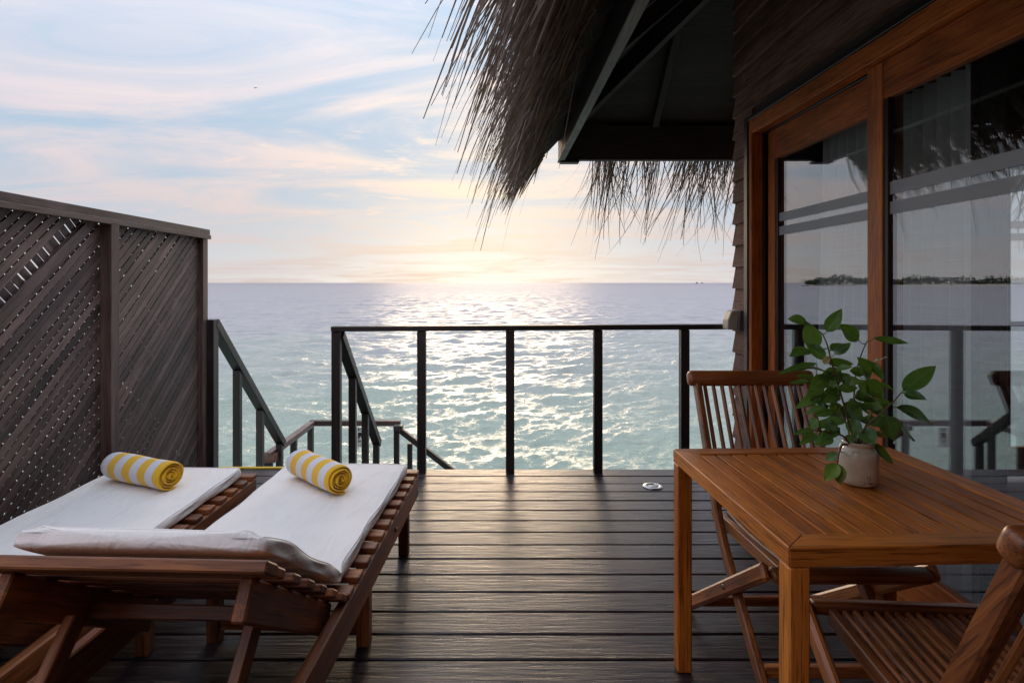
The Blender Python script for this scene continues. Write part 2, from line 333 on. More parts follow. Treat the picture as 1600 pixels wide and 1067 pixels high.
def mesh_obj(name, verts, faces, mat, parent=None, smooth=False, Mw=None):
    me = bpy.data.meshes.new(name); me.from_pydata([tuple(v) for v in verts], [], faces); me.materials.append(M[mat])
    if smooth: me.polygons.foreach_set('use_smooth', [True] * len(me.polygons))
    me.update(); o = bpy.data.objects.new(name, me); return link(o, parent, Mw)
def bm_obj(name, bm, mat, parent=None, smooth=False, Mw=None):
    bmesh.ops.recalc_face_normals(bm, faces=bm.faces[:])
    me = bpy.data.meshes.new(name); bm.to_mesh(me); bm.free(); me.materials.append(M[mat])
    if smooth: me.polygons.foreach_set('use_smooth', [True] * len(me.polygons))
    o = bpy.data.objects.new(name, me); return link(o, parent, Mw)
def prism(name, pts, axis, lo, hi, mat, parent=None, Mw=None, bev=0):
    """extrude a polygon of 2-D points along an axis: 'Y' takes (x,z) points, 'X' takes (y,z), 'Z' takes (x,y)"""
    def v(p, t): return {'Y': (p[0], t, p[1]), 'X': (t, p[0], p[1]), 'Z': (p[0], p[1], t)}[axis]
    bm = bmesh.new(); A = [bm.verts.new(v(p, lo)) for p in pts]; B = [bm.verts.new(v(p, hi)) for p in pts]; n = len(pts)
    bm.faces.new(A); bm.faces.new(B[::-1])
    for i in range(n): bm.faces.new((A[i], B[i], B[(i + 1) % n], A[(i + 1) % n]))
    bmesh.ops.recalc_face_normals(bm, faces=bm.faces[:])
    if bev: bmesh.ops.bevel(bm, geom=bm.edges[:], offset=bev, segments=2, profile=0.5, affect='EDGES')
    return bm_obj(name, bm, mat, parent, False, Mw)
def lathe(name, prof, mat, parent=None, Mw=None, seg=40):
    bm = bmesh.new(); rings = []
    for r, z in prof:
        rings.append([bm.verts.new((r * math.cos(2 * math.pi * i / seg), r * math.sin(2 * math.pi * i / seg), z)) for i in range(seg)])
    for a, b in zip(rings, rings[1:]):
        for i in range(seg): bm.faces.new((a[i], a[(i + 1) % seg], b[(i + 1) % seg], b[i]))
    bm.faces.new(rings[0][::-1]); bm.faces.new(rings[-1])
    return bm_obj(name, bm, mat, parent, True, Mw)
def tube(name, pts, radii, mat, parent=None, seg=7, Mw=None):
    bm = bmesh.new(); rings = []; pts = [Vector(p) for p in pts]
    for i, p in enumerate(pts):
        t = (pts[min(i + 1, len(pts) - 1)] - pts[max(i - 1, 0)]).normalized(); a = t.orthogonal().normalized(); b = t.cross(a)
        if i: # keep frames aligned
            a = (pa - t * pa.dot(t)).normalized(); b = t.cross(a)
        pa = a; r = radii[i] if isinstance(radii, (list, tuple)) else radii
        rings.append([bm.verts.new(p + a * r * math.cos(2 * math.pi * k / seg) + b * r * math.sin(2 * math.pi * k / seg)) for k in range(seg)])
    for a, b in zip(rings, rings[1:]):
        for k in range(seg): bm.faces.new((a[k], a[(k + 1) % seg], b[(k + 1) % seg], b[k]))
    bm.faces.new(rings[0][::-1]); bm.faces.new(rings[-1])
    return bm_obj(name, bm, mat, parent, True, Mw)
def copy_tree(o, parent=None):
    c = o.copy(); col.objects.link(c)
    if parent is not None: c.parent = parent; c.matrix_parent_inverse = Matrix.Identity(4)
    for ch in [k for k in o.children]: copy_tree(ch, c)
    return c

# ------------------------------------------------------------------ sea, island
SEA = -1.95
def build_sea():
    th = np.concatenate([np.linspace(-math.pi, -0.95, 50, endpoint=False), np.linspace(-0.95, 0.95, 520, endpoint=False), np.linspace(0.95, math.pi, 50)])
    r = np.concatenate([[0.6, 2.0, 3.6], np.geomspace(4.6, 300, 740, endpoint=False), np.geomspace(300, 40000, 90)]); nr, nt = len(r), len(th)
    RR, TT = np.meshgrid(r, th, indexing='ij'); X = RR * np.sin(TT); Y = RR * np.cos(TT); Z = np.zeros_like(X)
    cell = np.gradient(r)[:, None]
    for k in range(120):
        lam = 0.16 * (6.0 / 0.16) ** (nrg.random() ** 1.1); ang = nrg.normal(0.2, 0.6); a = 0.0058 * lam ** 0.85 * nrg.uniform(0.5, 1.2)
        kx, ky = 2 * math.pi / lam * math.sin(ang), -2 * math.pi / lam * math.cos(ang); ph = nrg.uniform(0, 6.28)
        fade = np.clip(lam / (cell * 3.0) - 0.6, 0, 1)
        w = np.sin(kx * X + ky * Y + ph); Z += a * fade * (1 - np.abs(w) ** 0.9 * 1.6 + 0.3 * w)
    for k in range(9):                                           # a low swell further out
        lam = nrg.uniform(9, 26); ang = nrg.normal(0.1, 0.2); a = nrg.uniform(0.006, 0.02)
        fade = np.clip(lam / (cell * 3.0) - 0.6, 0, 1)
        Z += a * fade * np.sin(2 * math.pi / lam * (math.sin(ang) * X - math.cos(ang) * Y) + nrg.uniform(0, 6.28))
    v = np.stack([X, Y, Z], -1).reshape(-1, 3)
    idx = np.arange(nr * nt).reshape(nr, nt); a, b, c, d = idx[:-1, :-1], idx[1:, :-1], idx[1:, 1:], idx[:-1, 1:]
    f = np.stack([a, d, c, b], -1).reshape(-1, 4)
    me = bpy.data.meshes.new('sea'); me.vertices.add(len(v)); me.vertices.foreach_set('co', v.ravel())
    me.loops.add(f.size); me.loops.foreach_set('vertex_index', f.ravel().astype(np.int32))
    me.polygons.add(len(f)); me.polygons.foreach_set('loop_start', np.arange(0, f.size, 4, dtype=np.int32)); me.polygons.foreach_set('use_smooth', np.ones(len(f), bool))
    me.update(calc_edges=True); me.materials.append(M['water'])
    o = bpy.data.objects.new('sea', me); link(o, None, Matrix.Translation((0, 0, SEA))); tag(o, kind='structure')
build_sea()
def build_island():
    # low wooded island to the left, screened from here by the lattice fence and seen mirrored in the doors
    D = 620.0; x0, x1 = -0.515 * D, -1.25 * D
    n = 60; verts, faces = [], []
    for i in range(n + 1):
        t = i / n; x = x0 + (x1 - x0) * t; w = 30 * math.sin(math.pi * min(1, max(0.02, t))) ** 0.5
        for yy, zz in ((-w - 6, -0.6), (-w, 1.0), (0, 2.2), (w, 1.0), (w + 6, -0.6)): verts.append((x, D + yy + 6 * math.sin(t * 9), SEA + zz * (0.35 if t < 0.02 or t > 0.98 else 1)))
    for i in range(n):
        for j in range(4): a = i * 5 + j; faces.append((a, a + 1, a + 6, a + 5))
    o = mesh_obj('island', verts, faces, 'sand', None, True); tag(o, kind='structure')
    V, F = [], []
    for k in range(5200):
        t = rnd.random() ** 1.2; x = x0 - 5 + (x1 - x0 + 5) * t
        env = (9.0 if t < 0.42 else max(2.0, 9.0 - (t - 0.42) * 16)) * (0.72 + 0.28 * math.sin(x * 0.11) * math.sin(x * 0.043 + 1)) + 2 * math.sin(x * 0.31)
        h = env * rnd.random() ** 0.55; y = D + rnd.uniform(-18, 18) + 6 * math.sin(t * 9); c = Vector((x, y, SEA + 1.0 + h))
        for q in range(2):
            a = Vector((rnd.gauss(0, 1), rnd.gauss(0, 1), rnd.gauss(0, 0.7))) * 0.9; b = Vector((rnd.gauss(0, 1), rnd.gauss(0, 1), rnd.gauss(0, 0.7))) * 0.9
            i0 = len(V); V += [c - a, c + b, c + a * 1.2]; F.append((i0, i0 + 1, i0 + 2))
    o = mesh_obj('island_woodland', V, F, 'islandtree'); tag(o, 'dark line of trees on the far low island', 'woodland', kind='stuff')
build_island()

# ------------------------------------------------------------------ deck
PITCH = 0.1475
deck = bpy.data.objects.new('deck', None); link(deck); tag(deck, kind='structure')
XL, XW = -1.965, 1.60                                     # fence line, villa wall
y = 3.936 + PITCH
DECK_FRONT = y
for k in range(36):
    off = rnd.uniform(-0.001, 0.001)
    o = bar('deck_board', (XL - 0.12, y - PITCH / 2, -0.0175 + off), (XW - 0.012, y - PITCH / 2, -0.0175 - off + rnd.uniform(-.001, .001)), PITCH - 0.010, 0.035, 'deck', deck, bev=0.004)
    y -= PITCH
for x in (-1.9, -1.2, -0.5, 0.2, 0.9, 1.5): bar('joist', (x, -1.1, -0.12), (x, 4.0, -0.12), 0.07, 0.16, 'beam', deck)
for x in (-1.7, 0.0, 1.5):
    for yy in (3.6, 0.6): bar('pile', (x, yy, -3.2), (x, yy, -0.2), 0.2, 0.2, 'beam', deck, up=(0, 1, 0))

# ------------------------------------------------------------------ front railing
RY = 4.02
rail = thing('deck_railing', 'dark timber railing with thin square posts along the seaward deck edge', 'railing', (0.2, RY, 0))
bar('top_rail', (-1.14, RY, 0.977), (1.585, RY, 0.992), 0.075, 0.034, 'rail', rail)
for px in (526, 659, 797, 934, 1069):
    x = (px - VX) / FP * RY; w = 0.058
    bar('post', (x, RY, -0.03 if px != 526 else -0.12), (x, RY, 0.958 + (x + 1.14) * 0.0055), w, w, 'rail', rail, up=(0, 1, 0))

# ------------------------------------------------------------------ stairs and landing down to the water
SX0, SX1 = -1.965, -1.10; LZ = -1.16; LY0, LY1 = 5.30, 6.25
stairs = thing('timber_stairs', 'dark timber steps leading from the deck gap down to the landing', 'stairs', (-1.5, 4.7, LZ))
for k in range(6):
    yy = DECK_FRONT + 0.10 + k * 0.2; z = -0.19 * (k + 1)
    bar('tread', (SX0 + 0.05, yy, z), (SX1 - 0.05, yy, z), 0.2, 0.035, 'deck', stairs)
for x in (SX0 + 0.02, SX1 - 0.02): bar('stringer', (x, DECK_FRONT + 0.03, -0.15), (x, LY0 + 0.02, -1.30), 0.04, 0.2, 'rail', stairs)
yn = bar('edge_strip', (SX0 + 0.02, DECK_FRONT + 0.012, 0.004), (SX1 - 0.03, DECK_FRONT + 0.012, 0.004), 0.03, 0.012, 'yellow'); yn.name = 'stair_edge_strip'
tag(yn, 'thin yellow safety strip along the deck edge at the stair opening', 'edge strip')
def handrail(x, label, posts, first):
    t = thing('stair_handrail', label, 'handrail', (x, 4.7, -1.0), group='sloping handrails of the deck stairs')
    top = Vector((x, RY + 0.02, first)); end = Vector((x, 5.32, -0.16)); s = (end.z - top.z) / (end.y - top.y)
    bar('sloping_rail', top, end, 0.07, 0.062, 'rail', t)
    for yy in posts:
        zt = top.z + s * (yy - top.y) - 0.035; zb = max(LZ, -0.05 + s * (yy - top.y) * 0.98 - 0.1)
        bar('post', (x, yy, zb), (x, yy, zt), 0.052, 0.052, 'rail', t, up=(0, 1, 0))
    return t
hl = handrail(SX0, 'sloping dark stair handrail starting at the lattice fence post', (4.42, 4.84, 5.27), 1.02)
bar('newel', (SX0 - 0.005, RY, -0.1), (SX0 - 0.005, RY, 1.04), 0.075, 0.075, 'rail', hl, up=(0, 1, 0))
hr = handrail(SX1, 'sloping dark stair handrail starting at the railing end post', (4.42, 4.84, 5.27), 0.94)
landing = thing('stair_landing', 'lower timber landing with level handrail above the water', 'landing', (-1.5, 5.8, LZ))
for k in range(7):
    yy = LY0 + 0.07 + k * 0.14
    bar('landing_board', (SX0 - 0.03, yy, LZ - 0.02), (SX1 + 0.05, yy, LZ - 0.02), 0.13, 0.035, 'deck', landing)
for x in (SX0 + 0.03, SX1): 
    for yy in (LY0 + 0.1, LY1 - 0.1): bar('pile', (x, yy, -3.2), (x, yy, LZ - 0.04), 0.12, 0.12, 'beam', landing, up=(0, 1, 0))
hz_ = -0.20
bar('top_rail', (SX0 - 0.055, LY0 - 0.15, hz_ - 0.02), (SX0 - 0.02, LY1, hz_), 0.065, 0.055, 'fence', landing)
bar('top_rail', (SX0 - 0.05, LY1 + 0.01, hz_ + 0.002), (SX1 + 0.05, LY1 + 0.01, hz_ + 0.002), 0.06, 0.055, 'fence', landing)
for x, yy in ((SX0 - 0.03, 5.72), (SX0 - 0.02, 6.20), (SX1 + 0.02, 6.20)):
    bar('post', (x, yy, LZ - 0.03), (x, yy, hz_ - 0.03), 0.055, 0.055, 'rail', landing, up=(0, 1, 0))
bar('newel', (SX0 - 0.09, 5.22, LZ), (SX0 - 0.09, 5.22, -0.22), 0.075, 0.075, 'rail', landing, up=(0, 1, 0))
bar('newel_cap', (SX0 - 0.15, 5.2, -0.25), (SX0 + 0.0, 5.2, -0.25), 0.1, 0.07, 'siding', landing)
bar('newel_cap', (SX1 - 0.0, 6.16, hz_ - 0.02), (SX1 + 0.09, 6.16, hz_ - 0.02), 0.09, 0.05, 'rail', landing)
lower = thing('lower_handrail', 'dark handrail sloping down from the landing corner to the sea', 'handrail', (-0.8, 6.2, -1.2), group=None)
bar('sloping_rail', (SX1 + 0.06, 6.2, -0.26), (-0.35, 6.2, -0.80), 0.06, 0.055, 'rail', lower)
for x in (-0.94, -0.55):
    bar('post', (x, 6.2, -1.9), (x, 6.2, -0.30 - (x + 1.04) * 0.78 - 0.02), 0.05, 0.05, 'rail', lower, up=(0, 1, 0))
for k in range(4): bar('tread', (-0.98 + k * 0.2, 5.5, LZ - 0.17 * (k + 1)), (-0.98 + k * 0.2, 6.2, LZ - 0.17 * (k + 1)), 0.19, 0.035, 'deck', lower)
sign = thing('safety_sign', 'small white pictogram sign hanging below the landing rail', 'sign', (-1.47, 6.19, -0.42))
def plate(name, cx, cz, w, h, d, mat, parent, yy): return bar(name, (cx - w / 2, yy, cz), (cx + w / 2, yy, cz), d, h, mat, parent, bev=0.0008)
pl = plate('plate', -1.475, -0.325, 0.15, 0.21, 0.006, 'white', sign, 6.165)
plate('print', -1.452, -0.245, 0.052, 0.028, 0.001, 'black', sign, 6.1610)
plate('print', -1.452, -0.245, 0.026, 0.012, 0.001, 'white', sign, 6.1598)
prism('print', [(-1.478, -0.275), (-1.425, -0.275), (-1.425, -0.335), (-1.440, -0.335), (-1.452, -0.310), (-1.462, -0.325), (-1.462, -0.340), (-1.478, -0.340)], 'Y', 6.1605, 6.1615, 'black', sign)
for cx, cz, w, h in ((-1.473, -0.365, .007, .03), (-1.455, -0.358, .02, .006), (-1.449, -0.368, .006, .022), (-1.461, -0.368, .006, .022), (-1.434, -0.368, .006, .026), (-1.47, -0.405, .008, .008), (-1.452, -0.402, .014, .006)):
    plate('print', cx, cz, w, h, 0.001, 'black', sign, 6.161)

# ------------------------------------------------------------------ lattice fence
def clip_line(p, d, y0, y1, z0, z1):
    lo, hi = -9, 9
    for c, dc, a, b in ((p[0], d[0], y0, y1), (p[1], d[1], z0, z1)):
        t0, t1 = (a - c) / dc, (b - c) / dc
        if t0 > t1: t0, t1 = t1, t0
        lo, hi = max(lo, t0), min(hi, t1)
    return lo, hi
def build_fence():
    XL = -2.008
    f = thing('lattice_fence', 'tall dark privacy fence of diagonal timber lattice beside the loungers', 'fence', (XL, 2.5, 0))
    TOP = 1.60
    bar('top_rail', (XL, 0.9, 1.625), (XL, 4.005, 1.622), 0.085, 0.058, 'fence', f)
    bar('cap_strip', (XL + 0.047, 0.9, 1.60), (XL + 0.047, 4.0, 1.598), 0.012, 0.028, 'fence', f)
    for yy in (1.0, 2.0, 3.0, 3.965):
        bar('post', (XL + (0.022 if yy < 3.9 else 0), yy, -0.03), (XL + (0.022 if yy < 3.9 else 0), yy, 1.594), 0.062, 0.066, 'fence', f, up=(0, 1, 0))
    bar('bottom_rail', (XL - 0.01, 0.9, 0.03), (XL - 0.01, 4.0, 0.03), 0.05, 0.05, 'fence', f)
    ang = R(41)
    for yy in (1.0, 2.0, 3.0):
        y0, y1, z0, z1 = yy + 0.02, yy + 0.985, 0.055, 1.604
        for layer in (0, 1):
            s = 1 if layer == 0 else -1
            d = (math.cos(ang), s * math.sin(ang)); nrm = (-s * math.sin(ang), math.cos(ang))
            c0 = (y0, z0) if s < 0 else (y1, z0)
            tot = abs((y1 - y0) * nrm[0]) + (z1 - z0) * nrm[1]
            pos = 0.02; i = 0
            while pos < tot:
                wd = rnd.choice((0.035, 0.036, 0.037)); gap = rnd.uniform(0.0050, 0.0100)
                missing = layer == 0 and yy == 2.0 and abs(pos - 1.288) < 0.022
                jt = rnd.gauss(0, 0.0035); dd = (math.cos(s * ang + jt), math.sin(s * ang + jt))
                p = (c0[0] + nrm[0] * pos, c0[1] + nrm[1] * pos)
                lo, hi = clip_line(p, dd, y0, y1, z0, z1)
                if hi - lo > 0.03 and not missing:
                    xx = XL + (-0.004 if layer == 0 else -0.0112) + rnd.uniform(-0.0006, 0.0006)
                    a = (xx, p[0] + dd[0] * lo, p[1] + dd[1] * lo); b = (xx, p[0] + dd[0] * hi, p[1] + dd[1] * hi)
                    bar('slat', a, b, 0.006, wd, 'fence', f, up=(0, nrm[0], nrm[1]), bev=0.001)
                pos += wd + gap; i += 1
    # the sprung slat lying over its neighbours below the gap
    bar('slat', (XL + 0.005, 2.03, 0.885), (XL + 0.006, 2.86, 1.56), 0.011, 0.046, 'fence', f, up=(0, -0.61, 0.79), bev=0.0015)
build_fence()

# ------------------------------------------------------------------ villa
villa = thing('water_villa', 'brown lap-sided villa with glazed timber sliding doors and thatched roof', 'villa', (3.5, 1.5, 0))
YC = 3.98; DOOR0, DOOR1 = 3.66, -0.2; HEAD = 2.295; SLOPE = 0.85; XE, YE, ZE = 0.5, 5.0, 2.5
pit = 0.143; k = 0; z = -0.03
while z < 3.30:
    far, near = YC + 0.004, (DOOR0 + 0.055 if z + 0.02 < HEAD else -1.2)
    if z < HEAD - 0.10 or z >= HEAD - 0.06:
        # lapped board: a wedge, thick at its lower edge, standing a little proud of the one below
        prism('siding_board', [(-XW - 0.012, z + pit + 0.012), (-XW - 0.002, z + pit + 0.012), (-XW + 0.024, z - 0.004), (-XW - 0.012, z - 0.004)], 'X', 0, far - near, 'siding', villa, Matrix.Translation((0, near, 0)) @ Matrix.Rotation(R(90), 4, 'Z')) 
    prism('siding_board', [(YC - 0.012, z + pit + 0.012), (YC - 0.002, z + pit + 0.012), (YC + 0.024, z - 0.004), (YC - 0.012, z - 0.004)], 'X', XW - 0.004, 3.26 if z < HEAD - 0.1 else 6.0, 'siding', villa)
    z += pit
z = -0.03
while z < 2.75:
    prism('siding_board', [(-1.262, z + pit + 0.012), (-1.250, z + pit + 0.012), (-1.226, z - 0.004), (-1.262, z - 0.004)], 'X', -2.1, XW - 0.03, 'siding', villa)
    z += pit
def wall_box(name, x0, x1, y0, y1, z0, z1, mat):
    return mesh_obj(name, [(x, y, z) for x in (x0, x1) for y in (y0, y1) for z in (z0, z1)], [(0, 1, 3, 2), (4, 6, 7, 5), (0, 4, 5, 1), (2, 3, 7, 6), (0, 2, 6, 4), (1, 5, 7, 3)], mat, villa)
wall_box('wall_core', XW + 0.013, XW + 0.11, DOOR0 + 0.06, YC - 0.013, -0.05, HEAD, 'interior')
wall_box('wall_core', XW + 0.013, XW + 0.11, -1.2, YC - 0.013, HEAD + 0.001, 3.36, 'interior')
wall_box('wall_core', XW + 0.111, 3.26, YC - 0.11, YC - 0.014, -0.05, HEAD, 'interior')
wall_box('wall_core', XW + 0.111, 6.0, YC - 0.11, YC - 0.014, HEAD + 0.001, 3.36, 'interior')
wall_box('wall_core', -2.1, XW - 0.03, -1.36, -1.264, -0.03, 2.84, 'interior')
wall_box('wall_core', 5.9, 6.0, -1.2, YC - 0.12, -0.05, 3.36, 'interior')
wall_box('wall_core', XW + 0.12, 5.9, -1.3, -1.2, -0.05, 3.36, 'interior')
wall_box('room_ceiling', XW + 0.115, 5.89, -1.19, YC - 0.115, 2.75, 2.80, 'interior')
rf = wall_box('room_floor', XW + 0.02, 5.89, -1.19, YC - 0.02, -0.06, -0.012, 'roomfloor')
# side door frame: jambs and head, with dark outer trim
dfm = group_part('door_frame', villa)
bar('trim', (XW - 0.030, DOOR0 + 0.030, -0.0), (XW - 0.030, DOOR0 + 0.030, HEAD + 0.026), 0.052, 0.055, 'doordark', dfm, up=(1, 0, 0))
bar('trim', (XW - 0.030, DOOR1, HEAD + 0.012), (XW - 0.030, DOOR0 + 0.002, HEAD + 0.012), 0.055, 0.028, 'doordark', dfm)
bar('jamb', (XW - 0.015, DOOR0 - 0.022, 0.0), (XW - 0.015, DOOR0 - 0.022, HEAD - 0.003), 0.042, 0.07, 'door', dfm, up=(1, 0, 0))
bar('jamb', (XW + 0.075, DOOR0 - 0.010, 0.0), (XW + 0.075, DOOR0 - 0.010, HEAD - 0.003), 0.07, 0.10, 'doordark', dfm, up=(1, 0, 0))  # shade of the recess put into the inner jamb's colour
bar('head', (XW - 0.015, DOOR1, HEAD - 0.045), (XW - 0.015, DOOR0 - 0.044, HEAD - 0.045), 0.07, 0.085, 'door', dfm)
bar('head', (XW + 0.075, DOOR1, HEAD - 0.05), (XW + 0.075, DOOR0 - 0.046, HEAD - 0.05), 0.10, 0.09, 'doordark', dfm)  # inner head darkened likewise, recess shade as colour
bar('threshold', (XW + 0.045, DOOR1, 0.006), (XW + 0.045, DOOR0 - 0.046, 0.006), 0.18, 0.024, 'door', dfm)
def sliding_door(x, y0, y1, top, bot, stile, label_hint, toprail=0.155, axis='Y', drk=True):
    d = group_part('sliding_door', villa)
    def pt(u, z, off=0): return (x + off, u, z) if axis == 'Y' else (u, x + off, z)
    up = (1, 0, 0) if axis == 'Y' else (0, 1, 0); T = 0.045
    lo, hi = min(y0, y1), max(y0, y1)
    for u in (lo + stile / 2, hi - stile / 2): bar('stile', pt(u, bot), pt(u, top), stile, T, 'door', d, up=up)
    bar('rail', pt(lo + stile, top - toprail / 2), pt(hi - stile, top - toprail / 2), T - 0.004, toprail, 'door', d)
    bar('rail', pt(lo + stile, bot + 0.09), pt(hi - stile, bot + 0.09), T - 0.004, 0.18, 'door', d)
    for u in (lo + stile + 0.012, hi - stile - 0.012): bar('glazing_bead', pt(u, bot + 0.18), pt(u, top - toprail), 0.024, T - 0.014, 'doordark' if drk else 'door', d, up=up, bev=0.002)
    g = bar('glass_pane', pt((lo + hi) / 2, bot + 0.17), pt((lo + hi) / 2, top - toprail + 0.01), (hi - lo) - 2 * stile - 0.01, 0.008, 'glass', d, up=up, bev=0)
    for z0, z1 in ((1.57, 1.62), (1.65, 1.70)):
        bar('frosted_stripe', pt(lo + stile + 0.024, (z0 + z1) / 2, -0.0065 if axis == 'Y' else 0.0065), pt(hi - stile - 0.024, (z0 + z1) / 2, -0.0065 if axis == 'Y' else 0.0065), 0.001, z1 - z0, 'frost', d, bev=0)
    return d
sliding_door(XW + 0.055, 3.575, 2.44, 2.200, 0.02, 0.085, 'far', 0.175)
sliding_door(XW + 0.000, 2.525, 1.15, 2.200, 0.02, 0.10, 'near', 0.155)
sliding_door(XW + 0.055, 1.24, DOOR1, 2.200, 0.02, 0.09, 'last', 0.175)
# seaward glazing, seen through the room
sliding_door(YC - 0.06, 3.28, 4.55, 2.20, 0.02, 0.09, 'front', 0.155, 'X')
sliding_door(YC - 0.06, 4.56, 5.88, 2.20, 0.02, 0.09, 'front', 0.155, 'X')
bar('door_head', (3.28, YC - 0.06, 2.248), (5.88, YC - 0.06, 2.248), 0.1, 0.09, 'door', villa)
# gangway with rail in front of the seaward glazing
walk = thing('front_railing', 'dark timber railing beyond the seaward glass wall of the room', 'railing', (3.8, 4.6, 0))
bar('top_rail', (2.3, 4.62, 0.97), (6.2, 4.62, 0.97), 0.07, 0.036, 'rail', walk)
for x in (2.6, 3.2, 4.6, 5.3, 6.0): bar('post', (x, 4.62, -0.1), (x, 4.62, 0.95), 0.058, 0.058, 'rail', walk, up=(0, 1, 0))
wk = bpy.data.objects.new('walkway', None); link(wk); tag(wk, kind='structure')
for kk in range(4): bar('walkway_board', (1.66, 4.10 + kk * PITCH, -0.0175), (6.2, 4.10 + kk * PITCH, -0.0175), PITCH - 0.008, 0.035, 'deck', wk)

# roof structure
roof = group_part('roof', villa)
bar('fascia_board', (XE + 0.012, -1.6, 2.455), (XE + 0.012, YE, 2.455), 0.024, 0.27, 'beam', roof)
bar('fascia_lit_edge', (XE + 0.020, -1.6, 2.314), (XE + 0.020, YE + 0.012, 2.314), 0.052, 0.010, 'fascia', roof)  # lit lower edge of the fascia, its light put into a paler colour
bar('eave_beam', (XE + 0.026, YE - 0.03, 2.465), (7.5, YE - 0.03, 2.465), 0.06, 0.29, 'beam', roof)
bar('soffit_bracket', (XE + 0.01, YE - 0.04, 2.305), (XE + 0.17, YE - 0.04, 2.305), 0.09, 0.02, 'beam', roof)
XR = 3.4; YR = YE - (XR - XE); ZR = ZE + 0.12 + SLOPE * (XR - XE)
def soffit(name, pts):
    th = 0.05; n = len(pts); verts = [Vector(p) for p in pts] + [Vector(p) + Vector((0, 0, th)) for p in pts]
    mesh_obj(name, verts, [tuple(range(n)), tuple(range(2 * n - 1, n - 1, -1))] + [(i, (i + 1) % n, n + (i + 1) % n, n + i) for i in range(n)], 'beam', roof)
Z0 = ZE + 0.12
soffit('soffit', [(XE, -1.6, Z0), (XE, YE, Z0), (XR, YR, ZR), (XR, -1.6, ZR)])
soffit('soffit', [(XE, YE, Z0), (7.5, YE, Z0), (7.5, YR, ZR), (XR, YR, ZR)])
up_l = Vector((-SLOPE, 0, 1)); up_f = Vector((0, SLOPE, 1))
for yy in [3.63 - 0.57 * i for i in range(0, 9)]:
    x1 = min(XR, XE + (YE - yy) - 0.06)
    bar('rafter', (XE + 0.03, yy, Z0 + SLOPE * 0.03 - 0.06), (x1, yy, Z0 + SLOPE * (x1 - XE) - 0.06), 0.05, 0.10, 'beam', roof, up=up_l)
for xx in (1.30, 2.0, 2.7, 3.4, 4.1, 4.8):
    d = min(xx - XE - 0.06, 2.8)
    bar('rafter', (xx, YE - 0.07, Z0 + SLOPE * 0.07 - 0.06), (xx, YE - d, Z0 + SLOPE * d - 0.06), 0.05, 0.10, 'beam', roof, up=up_f)
bar('hip_rafter', (XE + 0.04, YE - 0.04, Z0 - 0.05), (XR, YR, ZR - 0.09), 0.06, 0.15, 'beam', roof)
# packed thatch above the boards, its lower lip hanging outside the fascia
def thatch_bulk(pts_l, pts_f):
    def sec(out, z, kind, t):  # out = distance outside the fascia
        return (XE - out, t, z) if kind == 'L' else (t, YE + out, z)
    for kind, pts, rng in (('L', pts_l, np.linspace(-1.6, YE + 0.0, 46)), ('F', pts_f, np.linspace(XE + 0.42, 7.5, 46))):
        V, F = [], []; n = len(pts)
        for t in rng:
            for o_, z_ in pts:
                j = rnd.uniform(-0.022, 0.022); V.append(sec(o_ + j, z_ + rnd.uniform(-0.022, 0.022), kind, t + rnd.uniform(-0.02, 0.02)))
        for i in range(len(rng) - 1):
            for q in range(n): a = i * n + q; b = i * n + (q + 1) % n; F.append((a, b, b + n, a + n))
        F.append(tuple(range(n))); F.append(tuple(range(len(V) - n, len(V))[::-1]))
        bm = bmesh.new(); vv = [bm.verts.new(v) for v in V]
        for f in F: bm.faces.new([vv[i] for i in f])
        bm_obj('thatch_layer', bm, 'bulk', roof)
thatch_bulk([(0.005, 2.50), (0.10, 2.42), (0.22, 2.27), (0.27, 2.25), (0.28, 2.38), (0.06, 2.72), (-1.2, 3.90), (-1.2, 3.72), (-0.02, 2.70)],
            [(0.01, 2.52), (0.18, 2.47), (0.26, 2.52), (0.05, 2.74), (-1.2, 3.90), (-1.2, 3.72), (-0.02, 2.70)])
def strands(name, gen, n, parent):
    V, F, tone = [], [], []; S = 7
    for i in range(n):
        b, d, l, g, w, tn, side = gen(i)
        i0 = len(V); curl = rnd.gauss(0, 0.26); kink = rnd.gauss(0, 0.05); ax = Vector((rnd.gauss(0, 1), rnd.gauss(0, 1), rnd.gauss(0, 1))); kp = rnd.uniform(0, 6)
        for s in range(S + 1):
            t = s / S
            p = b + d * (l * t) + Vector((0, 0, -1)) * (g * l * t * t) + side * (curl * l * t * t + kink * l * math.sin(5 * t + kp) * t)
            tan = d + Vector((0, 0, -2 * g * t)); wdir = tan.cross(ax + Vector((0, 0, 0.7 * t))).normalized()
            ww = w * (1 - 0.72 * t ** 2.5) * 0.5
            V += [p - wdir * ww, p + wdir * ww]; tone += [tn, tn]
        for s in range(S): a = i0 + 2 * s; F.append((a, a + 1, a + 3, a + 2))
    o = mesh_obj(name, V, F, 'thatch', parent); at = o.data.attributes.new('tone', 'FLOAT', 'POINT'); at.data.foreach_set('value', tone)
    tag(o, kind='stuff'); return o
clump_l = [(rnd.uniform(-1.5, 5.0), rnd.gauss(0, 0.35), rnd.uniform(0.7, 1.12)) for _ in range(170)]
